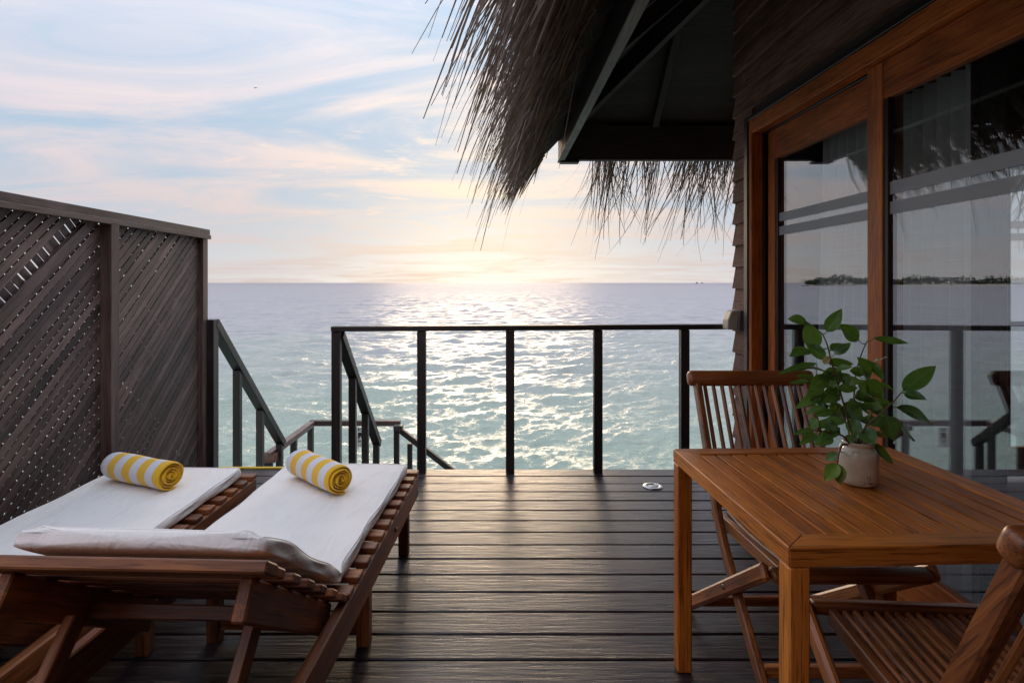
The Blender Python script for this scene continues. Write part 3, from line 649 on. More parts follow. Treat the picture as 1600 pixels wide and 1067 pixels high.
def gen_left(i):
    cy, cd, cl = clump_l[int(rnd.random() * len(clump_l))]
    yy = min(cy + rnd.gauss(0, 0.05), 4.98); out = rnd.uniform(0.02, 0.28); lay = rnd.random(); wisp = i % 7 == 0
    b = Vector((XE - out, yy, 2.52 - 1.0 * out + 0.05 + lay * 0.32 * (1 - 0.4 * out)))
    d = Vector((-0.55 - rnd.random() * (0.75 if wisp else 0.4), cd * 0.9 + rnd.gauss(0, 0.24) - 0.12, -0.55 - rnd.gauss(0, 0.20))).normalized()
    if yy < 1.2: wisp = False
    l = cl * (rnd.uniform(0.34, 0.58) if wisp else rnd.uniform(0.12, 0.36))
    return b, d, l, rnd.uniform(0.35, 1.05), rnd.uniform(0.005, 0.010) if wisp else rnd.uniform(0.007, 0.019), rnd.random() ** 1.1, Vector((0, 1, 0))
strands('thatch_fringe', gen_left, 3500, roof)
wy = [(1.35 + 2.2 * rnd.random() ** 1.6, rnd.gauss(0, 0.3)) for _ in range(30)]
def gen_wisp(i):     # loose leaf strips blown out from the eave
    cy, cd = rnd.choice(wy); out = rnd.uniform(0.18, 0.30)
    b = Vector((XE - out, cy + rnd.gauss(0, 0.07), 2.52 - out + 0.1 + rnd.random() * 0.2))
    d = Vector((-1.0, cd + rnd.gauss(0, 0.2), -0.28 + rnd.gauss(0, 0.16))).normalized()
    return b, d, rnd.uniform(0.20, 0.40) * (1.3 if i % 9 == 0 else 1.0), rnd.uniform(0.7, 1.5), rnd.uniform(0.004, 0.012), rnd.random(), Vector((0, 1, 0))
strands('thatch_fringe', gen_wisp, 460, roof)
def gen_under(i):    # leaf ends on the underside of the lip
    yy = rnd.uniform(-1.5, 4.98); out = rnd.uniform(0.12, 0.30)
    b = Vector((XE - out, yy, 2.50 - 1.02 * out + 0.0 - rnd.uniform(0.0, 0.03)))
    d = Vector((-0.62, rnd.gauss(0.0, 0.30), -0.80 + rnd.gauss(0, 0.1))).normalized()
    return b, d, rnd.uniform(0.12, 0.34), rnd.uniform(-0.05, 0.35), rnd.uniform(0.006, 0.016), rnd.random() ** 1.1, Vector((0, 1, 0))
strands('thatch_underside', gen_under, 2300, roof)
def gen_tuft(i):     # lashing line with tufts of fibre
    yy = rnd.uniform(-1.5, 4.95); yy = round(yy / 0.11) * 0.11 + rnd.gauss(0, 0.025)
    b = Vector((XE - 0.155 + rnd.gauss(0, 0.008), yy, 2.385 + rnd.gauss(0, 0.012)))
    d = Vector((rnd.gauss(-0.2, 0.5), rnd.gauss(0, 0.7), rnd.gauss(-0.5, 0.4))).normalized()
    return b, d, rnd.uniform(0.03, 0.075), rnd.uniform(0, 0.6), rnd.uniform(0.004, 0.008), 0.25 + 0.6 * rnd.random(), Vector((1, 0, 0))
strands('thatch_lashing', gen_tuft, 1500, roof)
clump_f = [(rnd.uniform(0.9, 7.0), rnd.gauss(0, 0.12), rnd.uniform(0.7, 1.35)) for _ in range(110)]
def gen_front(i):
    cx, cd, cl = rnd.choice(clump_f); xx = max(0.84, cx + rnd.gauss(0, 0.03)); out = rnd.uniform(0.10, 0.34)
    b = Vector((xx, YE + out, 2.52 - 0.2 * out + rnd.uniform(-0.03, 0.2)))
    d = Vector((cd - 0.10 + rnd.gauss(0, 0.09), 0.30 + rnd.random() * 0.25, -0.9)).normalized()
    return b, d, cl * rnd.uniform(0.22, 0.62), rnd.uniform(0.2, 0.5), rnd.uniform(0.006, 0.014), rnd.random() ** 1.4 * 0.9, Vector((1, 0, 0))
strands('thatch_fringe', gen_front, 1700, roof)

# curtains inside the room
def curtain(name, label, cat, y0, y1, x, mat, amp, waves, z0=0.03, z1=2.12, taper=0.0, thick=0.002):
    n, mz = int(abs(y1 - y0) * 260), 14; V, F = [], []
    for s in (0, 1):
        for i in range(n + 1):
            t = i / n
            for j in range(mz + 1):
                q = j / mz; yy = y0 + (y1 - y0) * t + taper * (1 - q) * (1 - t) * 1.0
                a = amp * (0.75 + 0.25 * math.sin(7 * t + 2)) * (1.0 - 0.25 * q)
                xx = x + a * math.sin(waves * 2 * math.pi * t + 0.6 * math.sin(11 * t) + 0.4 * (1 - q)) + s * thick
                V.append((xx, yy, z0 + (z1 - z0) * q))
    W = mz + 1; half = (n + 1) * W
    for i in range(n):
        for j in range(mz):
            a = i * W + j; F.append((a, a + 1, a + W + 1, a + W))
            if thick > 0.003: F.append((half + a, half + a + W, half + a + W + 1, half + a + 1))
    if thick <= 0.003: V = V[:half]
    o = mesh_obj(name, V, F, mat, None, True); tag(o, label, cat); return o
curtain('sheer_curtain', 'white sheer curtain gathered behind the sliding glass doors', 'curtain', 3.27, 2.235, XW + 0.20, 'sheer', 0.030, 15, taper=0.10)
curtain('dark_drape', 'black drape hanging beside the white sheer curtain inside the doors', 'curtain', 2.225, 2.10, XW + 0.21, 'drape', 0.015, 3, z1=2.6, thick=0.006)

# wall lamp on the siding beside the railing
wl = thing('wall_box', 'small beige weatherproof box on the siding at the railing end', 'wall box', (XW - 0.03, 3.88, 0.98))
prism('cover', [(XW - 0.026, 1.115), (XW - 0.085, 1.105), (XW - 0.108, 1.05), (XW - 0.112, 0.985), (XW - 0.026, 0.985)], 'Y', 3.835, 3.93, 'beige', wl, bev=0.008)
prism('base', [(XW - 0.012, 1.11), (XW - 0.045, 1.11), (XW - 0.055, 0.98), (XW - 0.012, 0.98)], 'Y', 3.80, 3.8345, 'grey', wl, bev=0.004)

# recessed deck light
dl = thing('deck_light', 'round steel light set flush into the deck boards', 'deck light', (0.973, 3.73, 0))
Md = Matrix.Translation((0.973, 3.73, 0))
lathe('ring', [(0.038, 0.001), (0.038, 0.006), (0.044, 0.0085), (0.060, 0.006), (0.062, 0.001)], 'steel', dl, Md)
lathe('lens', [(0.001, 0.0015), (0.0375, 0.0015), (0.0375, 0.003), (0.001, 0.005)], 'white', dl, Md)

# ------------------------------------------------------------------ sun loungers
def make_lounger(label):
    t = thing('sun_lounger', label, 'sun lounger', group='slatted wooden sun loungers')
    W = 0.33
    for s in (-1, 1):
        bar('side_rail', (s * 0.312, -0.80, 0.300), (s * 0.312, 1.14, 0.300), 0.032, 0.105, 'lounger', t, bev=0.005)
        bar('leg', (s * 0.272, 1.06, 0.0), (s * 0.272, 1.06, 0.35), 0.046, 0.046, 'lounger', t, up=(0, 1, 0))
        bar('leg', (s * 0.272, 0.36, 0.0), (s * 0.272, 0.36, 0.35), 0.046, 0.046, 'lounger', t, up=(0, 1, 0))
        bar('leg', (s * 0.272, -0.70, 0.0), (s * 0.272, -0.70, 0.35), 0.046, 0.046, 'lounger', t, up=(0, 1, 0))
    bar('end_rail', (-0.295, 1.118, 0.30), (0.295, 1.118, 0.30), 0.028, 0.095, 'lounger', t)
    bar('stretcher', (-0.248, 0.36, 0.075), (0.248, 0.36, 0.075), 0.03, 0.06, 'lounger', t)
    bar('stretcher', (-0.248, -0.70, 0.13), (0.248, -0.70, 0.13), 0.03, 0.06, 'lounger', t)
    for k in range(12):
        yy = 1.115 - k * 0.1
        bar('slat', (-W, yy, 0.364), (W, yy, 0.364), 0.052, 0.022, 'lounger', t, bev=0.003)
    br = group_part('backrest', t)
    a = R(33); c, s_ = math.cos(a), math.sin(a)
    def bp(s, off): return (-s * c + off * s_ * -1 * -1 * 0 - off * 0 - 0.0 + (-off * s_ * -1) * 0 + off * s_ * 1.0, 0.352 + s * s_ + off * c)
    for sx in (-1, 1):
        p, q = bp(0.0, -0.052), bp(0.60, -0.052)
        bar('side_rail', (sx * 0.262, p[0], p[1]), (sx * 0.262, q[0], q[1]), 0.03, 0.085, 'lounger', br, bev=0.004)
    for k in range(6):
        p = bp(0.045 + k * 0.107, 0.002)
        bar('slat', (-W + 0.004, p[0], p[1]), (W - 0.004, p[0], p[1]), 0.052, 0.022, 'lounger', br, up=(0, s_, c), bev=0.004)
    p = bp(0.635, 0.003); bar('slat', (-W + 0.004, p[0], p[1]), (W - 0.004, p[0], p[1]), 0.062, 0.026, 'lounger', br, up=(0, s_, c), bev=0.004)
    p = bp(0.30, -0.060); bar('cross_rail', (-0.245, p[0], p[1]), (0.245, p[0], p[1]), 0.03, 0.035, 'lounger', br, up=(0, s_, c))
    pr = group_part('prop', t)
    for sx in (-1, 1):
        bar('strut', (sx * 0.215, -0.375, 0.50), (sx * 0.215, -0.66, 0.195), 0.026, 0.05, 'lounger', pr)
    bar('cross_bar', (-0.295, -0.67, 0.20), (0.295, -0.67, 0.20), 0.035, 0.035, 'lounger', pr)
    bolt = lathe('bolt', [(0.002, 0), (0.010, 0), (0.010, 0.005), (0.006, 0.007), (0.002, 0.007)], 'brass', t, Matrix.Translation((0.3285, 0.62, 0.30)) @ Matrix.Rotation(R(90), 4, 'Y'), 12)
    return t
def place(o, loc, rz): o.matrix_local = Matrix.Translation(loc) @ Matrix.Rotation(rz, 4, 'Z'); WM[o] = o.matrix_local.copy()
L1 = ((-0.7707, 1.759, 0), R(-2.44)); L2 = ((-1.515, 1.70, 0), R(-1.0))
lg1 = make_lounger('slatted wooden sun lounger standing farther from the lattice fence, beside open deck')
lg2 = copy_tree(lg1); lg2['label'] = 'slatted wooden sun lounger standing close along the lattice fence'
place(lg1, *L1); place(lg2, *L2)

def make_mattress(label, T, seed):
    rr = random.Random(seed); a = R(33)
    # centre line (y, z) of the pad, foot to head, following seat and raised back
    base = 0.376; path = []
    for i in range(40): path.append((1.085 - i * (1.085 - 0.06) / 39, base))
    for i in range(1, 10): f = i / 9 * a; path.append((0.06 - 0.13 * math.sin(f), base + 0.13 * (1 - math.cos(f)) + 0.004))
    y0, z0 = path[-1]
    for i in range(1, 26): path.append((y0 - math.cos(a) * 0.575 * i / 25, z0 + math.sin(a) * 0.575 * i / 25))
    nS = 44; V, F = [], []; hw, th = 0.2875, 0.047
    ph = [rr.uniform(0, 6.28) for _ in range(12)]
    n = len(path)
    for i, (y, z) in enumerate(path):
        ya, za = path[max(i - 1, 0)]; yb, zb = path[min(i + 1, n - 1)]; ty, tz = yb - ya, zb - za; q = math.hypot(ty, tz); ny, nz = tz / q * -1 * -1, -ty / q
        ny, nz = (tz / q), (-ty / q)
        e = min(i, n - 1 - i); endf = 1.0 if e >= 3 else (0.70, 0.93, 0.99)[e]; endw = 1.0 if e >= 3 else (0.985, 0.995, 1.0)[e]
        s = i / (n - 1); bend = math.exp(-((i - 44) / 4.0) ** 2)
        for k in range(nS):
            f = 2 * math.pi * k / nS; cx, cy = math.cos(f), math.sin(f)
            sx = math.copysign(abs(cx) ** 0.16, cx); sy = math.copysign(abs(cy) ** 0.26, cy)
            x = hw * endw * sx * (1 + 0.010 * math.sin(9 * s + ph[0]) + 0.006 * math.sin(23 * s + ph[1]) + 0.02 * bend)
            h = th * 0.5 * (1 + sy * endf)
            if sy > 0:  # soft crown, dips and wrinkles on the upper face only
                u = x / hw
                h += 0.0035 * (1 - u * u) + 0.0022 * math.sin(7 * u + 9 * s + ph[2]) + 0.002 * math.sin(17 * s + 3 * u + ph[3]) + 0.0045 * bend * math.sin(26 * u + ph[4] + 3 * s) - 0.010 * bend
                if i > 46: h += 0.004 * math.sin(12 * u + 30 * s + ph[5]) + 0.003 * math.sin(31 * u - 18 * s + ph[6])
            if abs(sx) > 0.9: x += 0.004 * math.sin(40 * s + 5 * sy + ph[7]) * (1 - abs(sy) * 0.5)
            V.append((x, y + ny * h, z + nz * h))
    for i in range(n - 1):
        for k in range(nS): a0 = i * nS + k; b0 = i * nS + (k + 1) % nS; F.append((a0, b0, b0 + nS, a0 + nS))
    F.append(tuple(range(nS))[::-1]); F.append(tuple(range((n - 1) * nS, n * nS)))
    Mw = Matrix.Translation(T[0]) @ Matrix.Rotation(T[1], 4, 'Z')
    o = mesh_obj('lounger_mattress', V, F, 'fabric', None, True, Mw)
    WM[o] = Mw
    loop = [V[i * nS + 4] for i in range(1, n - 1)] + [V[(n - 2) * nS + k] for k in range(5, 18)] + [V[i * nS + 18] for i in range(n - 2, 0, -1)] + [V[nS + k] for k in range(17, 4, -1)]
    loop.append(loop[0]); tube('piping', loop, 0.0026, 'fabric', o, 6, Mw)
    md = o.modifiers.new('soft', 'SUBSURF'); md.levels = 1; md.render_levels = 1
    tag(o, label, 'mattress', 'white lounger mattresses'); return o
make_mattress('white canvas mattress on the lounger farther from the lattice fence', L1, 3)
make_mattress('white canvas mattress on the lounger along the lattice fence', L2, 8)

def make_towel(label, near, far, seed):
    rr = random.Random(seed); near, far = Vector(near), Vector(far); ln = (near - far).length; r0 = 0.066
    turns = 5.0; n = 190; th = 0.0098; nx = 26; V, F = [], []
    def spiral(k, inner):
        t = k / n; f = t * turns * 2 * math.pi; r = 0.009 + (r0 - 0.009) * t - (th if inner else 0)
        r = max(0.0015, r) * (1 + 0.045 * math.sin(2 * f + seed) * (1 - t) + 0.05 * (1 - t) * math.sin(3 * f + 1) + 0.012 * math.sin(5 * f + seed))
        f2 = f + R(-75) - turns * 2 * math.pi
        return Vector((0, r * math.cos(f2), r * math.sin(f2) * 0.93))
    for i in range(nx + 1):
        u = i / nx; e = min(u, 1 - u)
        for k in range(n + 1):
            for inner in (0, 1):
                p = spiral(k, inner); mid = (spiral(k, 0) + spiral(k, 1)) / 2
                if e < 0.045: p = mid + (p - mid) * (0.25 + 0.75 * math.sqrt(e / 0.045))
                wob = 0.006 * math.sin(k * 0.09 + seed) * (1 if u > 0.5 else -1) + 0.003 * math.sin(k * 0.31)
                sq = 1 + 0.02 * math.sin(u * 9 + seed)
                V.append((u * ln + wob * abs(2 * u - 1) ** 3, p.y * sq, p.z * sq))
    W = (n + 1) * 2
    for i in range(nx):
        for k in range(n):
            a = i * W + 2 * k; F.append((a, a + W, a + W + 2, a + 2)); F.append((a + 1, a + 3, a + W + 3, a + W + 1))
        a = i * W + 2 * n; F.append((a, a + W, a + W + 1, a + 1)); a = i * W; F.append((a, a + 1, a + W + 1, a + W))
    for k in range(n):
        a = 2 * k; F.append((a, a + 2, a + 3, a + 1)); a = nx * W + 2 * k; F.append((a, a + 1, a + 3, a + 2))
    x = (near - far).normalized(); z = Vector((0, 0, 1)); y_ = z.cross(x)
    Mw = Matrix(((x.x, y_.x, 0, far.x), (x.y, y_.y, 0, far.y), (x.z, y_.z, 1, far.z + r0 * 0.93), (0, 0, 0, 1)))
    o = mesh_obj('rolled_towel', V, F, 'towel', None, True, Mw); tag(o, label, 'towel', 'rolled yellow and white towels'); return o
TZ = 0.4265
make_towel('yellow and white striped towel rolled up on the mattress away from the fence', (-0.642, 2.400, TZ), (-0.905, 2.655, TZ), 2)
make_towel('yellow and white striped towel rolled up on the mattress beside the lattice fence', (-1.365, 2.455, TZ), (-1.70, 2.605, TZ), 5)

# ------------------------------------------------------------------ dining table
def make_table():
    t = thing('dining_table', 'square slatted teak table with a stoneware vase on it', 'table', (0.974, 1.634, 0), R(2.0)); T = WM[t]
    H, S, B = 0.729, 0.745 / 2, 0.066
    def br(*a, **k): return bar(*a, parent=t, T=T, **k)
    # mitred top frame, each board a trapezium
    def mitre(name, a, b):
        z0, z1 = H - 0.043, H
        out = [(-S, S), (S, S)]; i_ = [(S - B, S - B), (-S + B, S - B)]
        pts = out + i_; rot = Matrix.Rotation(a, 4, 'Z')
        # local X along the board
        bm = bmesh.new(); g = 0.0006
        pts = [(-S + g, S), (S - g, S), (S - B - g, S - B), (-S + B + g, S - B)]
        A = [bm.verts.new((x, y, z0)) for x, y in pts]; Bv = [bm.verts.new((x, y, z1)) for x, y in pts]
        bm.faces.new(A); bm.faces.new(Bv[::-1])
        for k in range(4): bm.faces.new((A[k], Bv[k], Bv[(k + 1) % 4], A[(k + 1) % 4]))
        bmesh.ops.recalc_face_normals(bm, faces=bm.faces[:]); bmesh.ops.bevel(bm, geom=bm.edges[:], offset=0.0022, segments=1, profile=0.5, affect='EDGES')
        bm_obj(name, bm, 'table', t, False, T @ rot)
    for k in range(4): mitre('frame_board', k * math.pi / 2, 0)
    n = 12; p = (2 * S - 2 * B) / n
    for k in range(n):
        x = -S + B + (k + 0.5) * p
        br('slat', (x, -S + B - 0.002, H - 0.0195), (x, S - B + 0.002, H - 0.0195), p - 0.0085, 0.034, 'table', bev=0.0008)
    br('gap_backing', (-S + B - 0.001, 0, H - 0.0405), (S - B + 0.001, 0, H - 0.0405), 2 * (S - B), 0.006, 'table', bev=0.001)  # panel added under the slats so the gaps between them go dark
    for yy in (-0.16, 0.16): br('cross_batten', (-S + B, yy, H - 0.054), (S - B, yy, H - 0.054), 0.05, 0.020, 'table')
    for sx in (-1, 1):
        for sy in (-1, 1):
            x, y_ = sx * (S - 0.0245), sy * (S - 0.0245)
            br('leg', (x, y_, 0), (x, y_, H - 0.0435), 0.047, 0.047, 'table', up=(0, 1, 0), bev=0.004)
    return t
make_table()

# ------------------------------------------------------------------ folding chairs
def make_chair(label):
    """local: back top at y=0, facing +y; origin on the floor under the back"""
    t = thing('folding_chair', label, 'chair', group='slatted teak folding chairs at the table')
    def stile_pt(s):  # along the bent stile: y, z
        K = [(0.006, 0.888), (0.10, 0.70), (0.20, 0.50), (0.27, 0.39), (0.36, 0.30), (0.70, 0.0)]
        seg = s * (len(K) - 1); i = min(int(seg), len(K) - 2); f = seg - i; return (K[i][0] + (K[i + 1][0] - K[i][0]) * f, K[i][1] + (K[i + 1][1] - K[i][1]) * f)
    K = [stile_pt(i / 20) for i in range(21)]
    # smooth the bend
    for _ in range(4): K = [K[0]] + [((K[i - 1][0] + 2 * K[i][0] + K[i + 1][0]) / 4, (K[i - 1][1] + 2 * K[i][1] + K[i + 1][1]) / 4) for i in range(1, 20)] + [K[-1]]
    hw = 0.225
    def swept(name, pts, x, w, h, mat='chair', parent=t):
        bm = bmesh.new(); rings = []
        for i, (y, z) in enumerate(pts):
            ya, za = pts[max(0, i - 1)]; yb, zb = pts[min(len(pts) - 1, i + 1)]; q = math.hypot(yb - ya, zb - za); ny, nz = -(zb - za) / q, (yb - ya) / q
            b = 0.005
            ring = []
            for dx, dn in ((-w / 2, -h / 2 + b), (-w / 2, h / 2 - b), (-w / 2 + b, h / 2), (w / 2 - b, h / 2), (w / 2, h / 2 - b), (w / 2, -h / 2 + b), (w / 2 - b, -h / 2), (-w / 2 + b, -h / 2)):
                ring.append(bm.verts.new((x + dx, y + ny * dn, z + nz * dn)))
            rings.append(ring)
        for a, b_ in zip(rings, rings[1:]):
            for k in range(8): bm.faces.new((a[k], a[(k + 1) % 8], b_[(k + 1) % 8], b_[k]))
        bm.faces.new(rings[0][::-1]); bm.faces.new(rings[-1])
        xa = Vector((0, pts[-1][0] - pts[0][0], pts[-1][1] - pts[0][1])).normalized(); ya = Vector((1, 0, 0)); za = xa.cross(ya)
        Fm = Matrix(((xa.x, ya.x, za.x, x), (xa.y, ya.y, za.y, pts[0][0]), (xa.z, ya.z, za.z, pts[0][1]), (0, 0, 0, 1)))
        bmesh.ops.transform(bm, matrix=Fm.inverted(), verts=bm.verts)
        return bm_obj(name, bm, mat, parent, False, Fm)
    K2 = [(y, z) for y, z in K]; K2[-1] = (K2[-1][0], 0.012)
    for s in (-1, 1): swept('stile', K2, s * (hw - 0.012), 0.024, 0.042)
    for s in (-1, 1):
        x = s * (hw + 0.016)
        bar('rear_leg', (x, 0.665, 0.475), (x, -0.005, 0.022), 0.026, 0.05, 'chair', t, bev=0.009)
        lathe('bolt', [(0.001, 0), (0.008, 0), (0.008, 0.003), (0.004, 0.005), (0.001, 0.005)], 'brass', t, Matrix.Translation((x + s * 0.0125, 0.385, 0.287)) @ Matrix.Rotation(R(90) * s, 4, 'Y'), 10)
    # top rail with rounded ends
    bm = bmesh.new(); bmesh.ops.create_cube(bm, size=1); bmesh.ops.scale(bm, vec=(2 * hw + 0.046, 0.048, 0.058), verts=bm.verts)
    bmesh.ops.bevel(bm, geom=bm.edges[:], offset=0.017, segments=4, profile=0.5, affect='EDGES')
    bm_obj('top_rail', bm, 'chair', t, True, Matrix.Translation((0, -0.006, 0.912)) @ Matrix.Rotation(R(26), 4, 'X'))
    nb = 12
    lowz = 13
    for k in range(nb):
        x = -hw + 0.024 + (k + 0.5) * (2 * hw - 0.048) / nb
        swept('back_slat', K[0:9], x, 0.014, 0.016)
    yb, zb = K[8]; bar('lower_rail', (-hw + 0.024, yb + 0.01, zb - 0.012), (hw - 0.024, yb + 0.01, zb - 0.012), 0.022, 0.03, 'chair', t, up=(0, 0.4, 1))
    # seat: side rails, slats front to back with a rolled front rail
    for s in (-1, 1): bar('seat_rail', (s * (hw - 0.044), 0.10, 0.425), (s * (hw - 0.044), 0.64, 0.452), 0.022, 0.04, 'chair', t)
    prof = [(0.16, 0.446), (0.26, 0.441), (0.36, 0.443), (0.46, 0.449), (0.56, 0.458), (0.635, 0.462)]
    ns = 13
    for k in range(ns):
        x = -hw + 0.062 + (k + 0.5) * (2 * hw - 0.124) / ns
        swept('seat_slat', prof, x, 0.0165, 0.016)
    bm = bmesh.new(); bmesh.ops.create_cube(bm, size=1); bmesh.ops.scale(bm, vec=(2 * hw + 0.0, 0.046, 0.032), verts=bm.verts)
    bmesh.ops.bevel(bm, geom=bm.edges[:], offset=0.010, segments=3, profile=0.5, affect='EDGES')
    bm_obj('front_rail', bm, 'chair', t, True, Matrix.Translation((0, 0.662, 0.462)) @ Matrix.Rotation(R(-12), 4, 'X'))
    bar('cross_batten', (-hw + 0.055, 0.17, 0.427), (hw - 0.055, 0.17, 0.427), 0.03, 0.02, 'chair', t)
    bar('stretcher', (-hw, 0.095, 0.085), (hw, 0.095, 0.085), 0.022, 0.036, 'chair', t)
    bar('stretcher', (-hw + 0.024, 0.56, 0.125), (hw - 0.024, 0.56, 0.125), 0.022, 0.036, 'chair', t)
    return t
ch1 = make_chair('teak folding chair with its back to the sea railing')
ch2 = copy_tree(ch1); ch2['label'] = 'teak folding chair facing the sea, its front tucked at the vase table'
place(ch1, (0.995, 2.33, 0), R(180)); place(ch2, (0.975, 0.835, 0), R(-4.0))

# ------------------------------------------------------------------ vase and leafy branches
VZ = 0.7305; VC = Vector((1.010, 1.655, VZ))
vase = thing('stoneware_vase', 'cream glazed stoneware jar standing on the teak table', 'vase', VC)
Mv = Matrix.Translation(VC) @ Matrix.Diagonal((0.93, 0.93, 0.96, 1))
lathe('body', [(0.001, 0), (0.048, 0), (0.0525, 0.004), (0.0535, 0.02), (0.0535, 0.078), (0.052, 0.090), (0.046, 0.098), (0.0405, 0.102), (0.040, 0.110), (0.0435, 0.113), (0.0445, 0.118), (0.042, 0.121), (0.037, 0.120), (0.036, 0.105), (0.040, 0.09), (0.046, 0.07), (0.046, 0.02), (0.001, 0.012)], 'glaze', vase, Mv, 56)
tube('wire_clamp', [VC + Vector(p) for p in ((-0.043, -0.012, 0.111), (-0.058, -0.014, 0.112), (-0.064, -0.016, 0.100), (-0.058, -0.018, 0.088), (-0.050, -0.018, 0.090))], 0.0018, 'steel', vase, 6)
def jar_mark(dx, dz, w, h, rot=0):
    r = 0.0502; f = -math.pi / 2 + dx / r; p = VC + Vector((r * math.cos(f), r * math.sin(f), dz))
    Mw = Matrix.Translation(p) @ Matrix.Rotation(f + math.pi / 2, 4, 'Z') @ Matrix.Rotation(rot, 4, 'Y')
    o = bpy.data.objects.new('maker_mark', box_mesh(w, 0.0006, h, 'siding', 0)); link(o, vase, Mw)
for a in ((-0.002, 0.029, 0.009, 0.0014), (0.002, 0.025, 0.0014, 0.008), (-0.001, 0.020, 0.0014, 0.008, 0.5), (-0.006, 0.026, 0.0014, 0.005), (0.002, 0.012, 0.008, 0.004), (-0.003, 0.013, 0.003, 0.003), (0.009, 0.012, 0.004, 0.0025), (-0.013, 0.012, 0.003, 0.003)): jar_mark(*a)
ZS = 280 / 996.0
def zp(zx, zy, Y): return P(1200 + zx * ZS, 470 + zy * ZS, Y)
plant = thing('leafy_branches', 'leafy green cuttings with oval leaves standing in the stoneware vase', 'plant', VC + Vector((0, 0, 0.10)))
Y0 = 1.655
STEMS = [
 [(470, 800, 0), (455, 700, 0.0), (420, 570, -0.02), (380, 430, -0.03), (350, 330, -0.03), (330, 240, -0.02), (300, 178, -0.01), (268, 158, 0.0)],
 [(490, 800, 0), (530, 710, -0.03), (600, 650, -0.06), (690, 570, -0.08), (745, 505, -0.09)],
 [(480, 800, 0.01), (475, 640, 0.03), (480, 480, 0.05), (490, 390, 0.05), (520, 290, 0.05), (550, 225, 0.05)],
 [(470, 800, 0.01), (440, 690, 0.06), (380, 560, 0.10), (330, 480, 0.11), (270, 420, 0.12)],
 [(495, 800, 0.0), (540, 700, 0.08), (590, 600, 0.12), (620, 500, 0.13)],
 [(455, 800, -0.01), (420, 745, -0.05), (350, 735, -0.07), (290, 720, -0.08)],
 [(440, 800, -0.03), (412, 795, -0.06), (392, 850, -0.075), (388, 905, -0.075)],
 [(500, 800, 0.0), (560, 740, -0.03), (610, 730, -0.05), (690, 690, -0.06)],
]
SP = []
for st in STEMS:
    pts = [zp(a, b, Y0 + d) for a, b, d in st]; fine = []
    for i in range(len(pts) - 1):
        for q in range(4): fine.append(pts[i].lerp(pts[i + 1], q / 4))
    fine.append(pts[-1])
    for _ in range(3): fine = [fine[0]] + [(fine[i - 1] + fine[i] * 2 + fine[i + 1]) / 4 for i in range(1, len(fine) - 1)] + [fine[-1]]
    n = len(fine); tube('stem', fine, [0.0030 - 0.0016 * i / n for i in range(n)], 'stem', plant, 6); SP.append(fine)
def leaf_mesh(l, w, droop, fold, seed):
    rr = random.Random(seed); n = 9; V, F = [], []
    for i in range(n + 1):
        t = i / n; wd = w * 0.5 * (math.sin(math.pi * t ** 0.82) ** 0.85) * (1 - 0.15 * t) if 0 < t < 1 else 0.0004
        z = -droop * l * t * t + 0.02 * l * math.sin(5 * t + seed)
        for q in (-1, -0.5, 0, 0.5, 1):
            V.append((l * t, wd * q, z + fold * abs(wd * q) + 0.03 * w * math.sin(9 * t + 4 * q + seed)))
    for i in range(n):
        for q in range(4): a = i * 5 + q; F.append((a, a + 1, a + 6, a + 5))
    return V, F
LEAVES = [((218,120),(112,98),60),((268,266),(214,118),78),((328,172),(410,45),62),((505,220),(397,130),78),((590,207),(785,235),40),((230,272),(127,298),62),
 ((318,328),(212,228),60),((370,298),(458,230),50),((345,275),(412,235),42),((335,345),(475,350),58),((270,345),(55,400),46),((322,388),(190,372),46),((335,420),(228,495),68),
 ((560,435),(515,315),90),((575,340),(645,440),42),((585,338),(652,305),32),((750,500),(935,355),80),((755,508),(882,550),46),((715,590),(935,680),66),((652,635),(700,775),96),
 ((725,700),(820,778),66),((540,440),(640,545),86),((425,565),(528,662),82),((318,500),(148,600),52),((335,515),(210,585),44),((340,580),(198,622),42),((395,535),(305,565),45),
 ((350,560),(432,680),66),((418,640),(322,682),66),((276,655),(232,708),50),((258,715),(140,742),32),((272,740),(175,797),42),((398,705),(250,797),50),((528,715),(595,792),76),
 ((580,790),(705,908),44),((386,848),(324,885),42),((400,440),(530,450),44),((390,492),(500,482),50),((490,520),(600,510),48),((450,550),(578,622),56),((530,545),(642,602),60),
 ((595,562),(692,572),42),((600,450),(702,495),28),((255,425),(158,415),38),((232,448),(130,450),28),((380,378),(468,366),34),((470,650),(488,765),66),((465,745),(446,790),42),
 ((360,760),(288,806),42),((345,680),(272,700),42),((440,600),(520,560),44),((420,400),(440,470),46),((540,640),(620,700),50),((300,430),(370,480),48),((500,440),(560,520),56),((575,690),(655,640),40)]
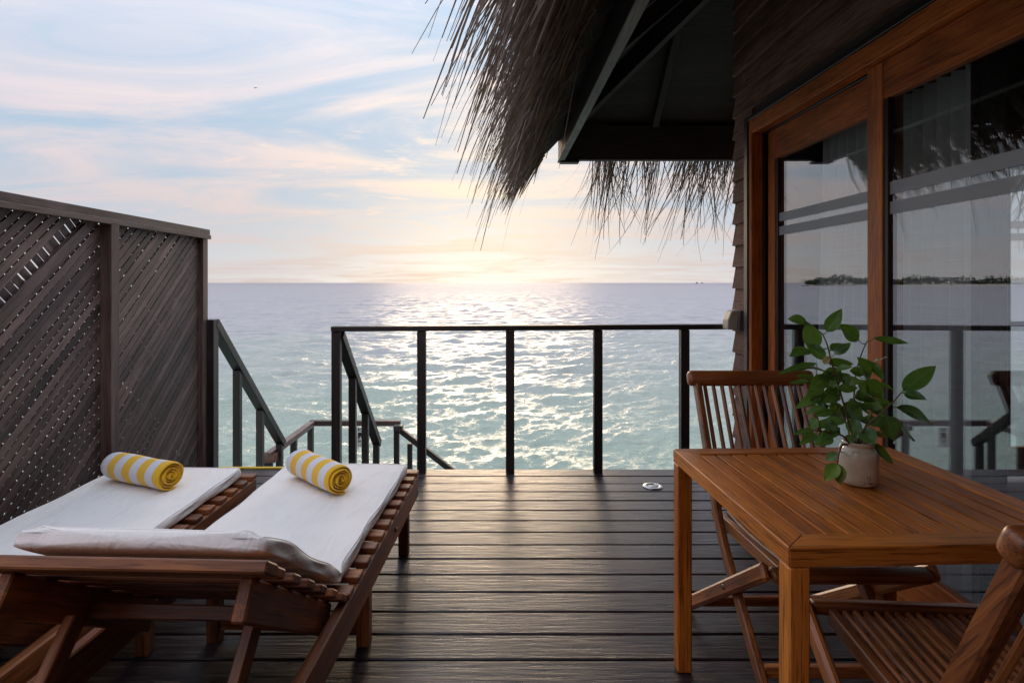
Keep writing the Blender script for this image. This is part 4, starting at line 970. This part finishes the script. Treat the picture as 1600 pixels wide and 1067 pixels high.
def put_leaf(b, tip, w, mat, depth_b, depth_t, k, petiole=True):
    Bp = zp(b[0], b[1], Y0 + depth_b); Tp = zp(tip[0], tip[1], Y0 + depth_t)
    x = Tp - Bp; l = x.length; x.normalize(); ww = w * ZS / FP * Y0
    view = (Vector((0, 0, EYE)) - Bp).normalized(); nz = view * 0.95 + Vector((rnd.gauss(0, 0.2), 0, 0.5 + rnd.gauss(0, 0.22))); nz = (nz - x * nz.dot(x)).normalized(); ny = nz.cross(x)
    V, F = leaf_mesh(l, ww * 1.30, rnd.uniform(-0.02, 0.10), rnd.uniform(0.12, 0.35), k)
    Mw = Matrix(((x.x, ny.x, nz.x, Bp.x), (x.y, ny.y, nz.y, Bp.y), (x.z, ny.z, nz.z, Bp.z), (0, 0, 0, 1)))
    o = mesh_obj('leaf', V, F, mat, plant, True, Mw)
    if petiole:
        q = min((p for s in SP for p in s[3:]), key=lambda p: (p - Bp).length)
        mid = (q + Bp) / 2 + Vector((0, 0, -0.004)); tube('petiole', [q, mid, Bp, Bp.lerp(Tp, 0.1)], [0.0016, 0.0013, 0.0011, 0.0006], 'leafbright' if k % 3 else 'stem', plant, 5)
lr = random.Random(4)
for _ in range(24):       # the crowded middle of the bunch
    bx_, by_ = lr.uniform(310, 600), lr.uniform(380, 720); an = lr.uniform(-0.5, 0.9) + (math.pi if bx_ < 440 else 0) * (1 if lr.random() < 0.75 else 0); ll = lr.uniform(85, 130)
    LEAVES.append(((bx_, by_), (bx_ + ll * math.cos(an), by_ + abs(ll * math.sin(an)) * lr.choice((1, 1, -0.6))), lr.uniform(38, 62)))
for k, (b, tp, w) in enumerate(LEAVES):
    # a leaf sits at the depth of the stem it grows from
    best = min((( (p - zp(b[0], b[1], p.y)).length, p.y) for s in SP for p in s[3:]))
    db = best[1] - Y0 + rnd.uniform(-0.02, 0.02); dt = db + rnd.gauss(0, 0.022) - 0.01
    put_leaf(b, tp, w, 'leaf', db, dt, k)
put_leaf((310, 350), (342, 306), 30, 'leafdry', -0.05, -0.055, 90)
put_leaf((388, 905), (314, 1000), 62, 'leafbright', -0.075, -0.085, 91, False); put_leaf((390, 905), (402, 1020), 58, 'leafbright', -0.075, -0.08, 92, False)
put_leaf((590, 735), (668, 757), 26, 'leafdry', -0.03, -0.04, 93)

# ------------------------------------------------------------------ small far things
def fishing_boat(px, L, label):
    Y = 2600.0; c = P(px, VY, Y); c.z = SEA
    t = thing('fishing_boat', label, 'boat', c, group='tiny boats on the horizon')
    Mw = Matrix.Translation(c)
    prism('hull', [(-L / 2, 2.2), (L / 2, 2.8), (L * 0.42, -0.5), (-L * 0.45, -0.5)], 'Y', -1.8, 1.8, 'boat', t, Mw)
    prism('cabin', [(-L * 0.3, 2.2), (L * 0.1, 2.4), (L * 0.06, 6.2), (-L * 0.26, 6.2)], 'Y', -1.3, 1.3, 'boat', t, Mw)
    bar('mast', c + Vector((L * 0.1, 0, 2)), c + Vector((L * 0.1, 0, 9.0)), 0.5, 0.5, 'boat', t, up=(0, 1, 0))
fishing_boat(1089, 13, 'tiny dark boat on the sea horizon, the longer of two'); fishing_boat(1097, 9, 'tiny dark boat on the sea horizon, the shorter of two')
bc = P(399, 138, 60.0)
bird = mesh_obj('flying_bird', [(-0.35, 0.05, 0.06), (-0.15, 0.0, 0.10), (0, 0.12, 0.02), (0, -0.16, 0.02), (0.15, 0.0, 0.10), (0.35, 0.05, 0.05), (0, 0.0, -0.05), (0, -0.05, 0.06)],
    [(0, 1, 3), (0, 2, 1), (1, 2, 7), (1, 7, 3), (4, 7, 2), (4, 3, 7), (5, 3, 4), (5, 4, 2), (2, 6, 3), (0, 3, 6), (0, 6, 2), (5, 6, 3), (5, 2, 6)], 'bird', None, False, Matrix.Translation(bc) @ Matrix.Scale(0.6, 4))
tag(bird, 'tiny dark bird flying in the open sky', 'bird')
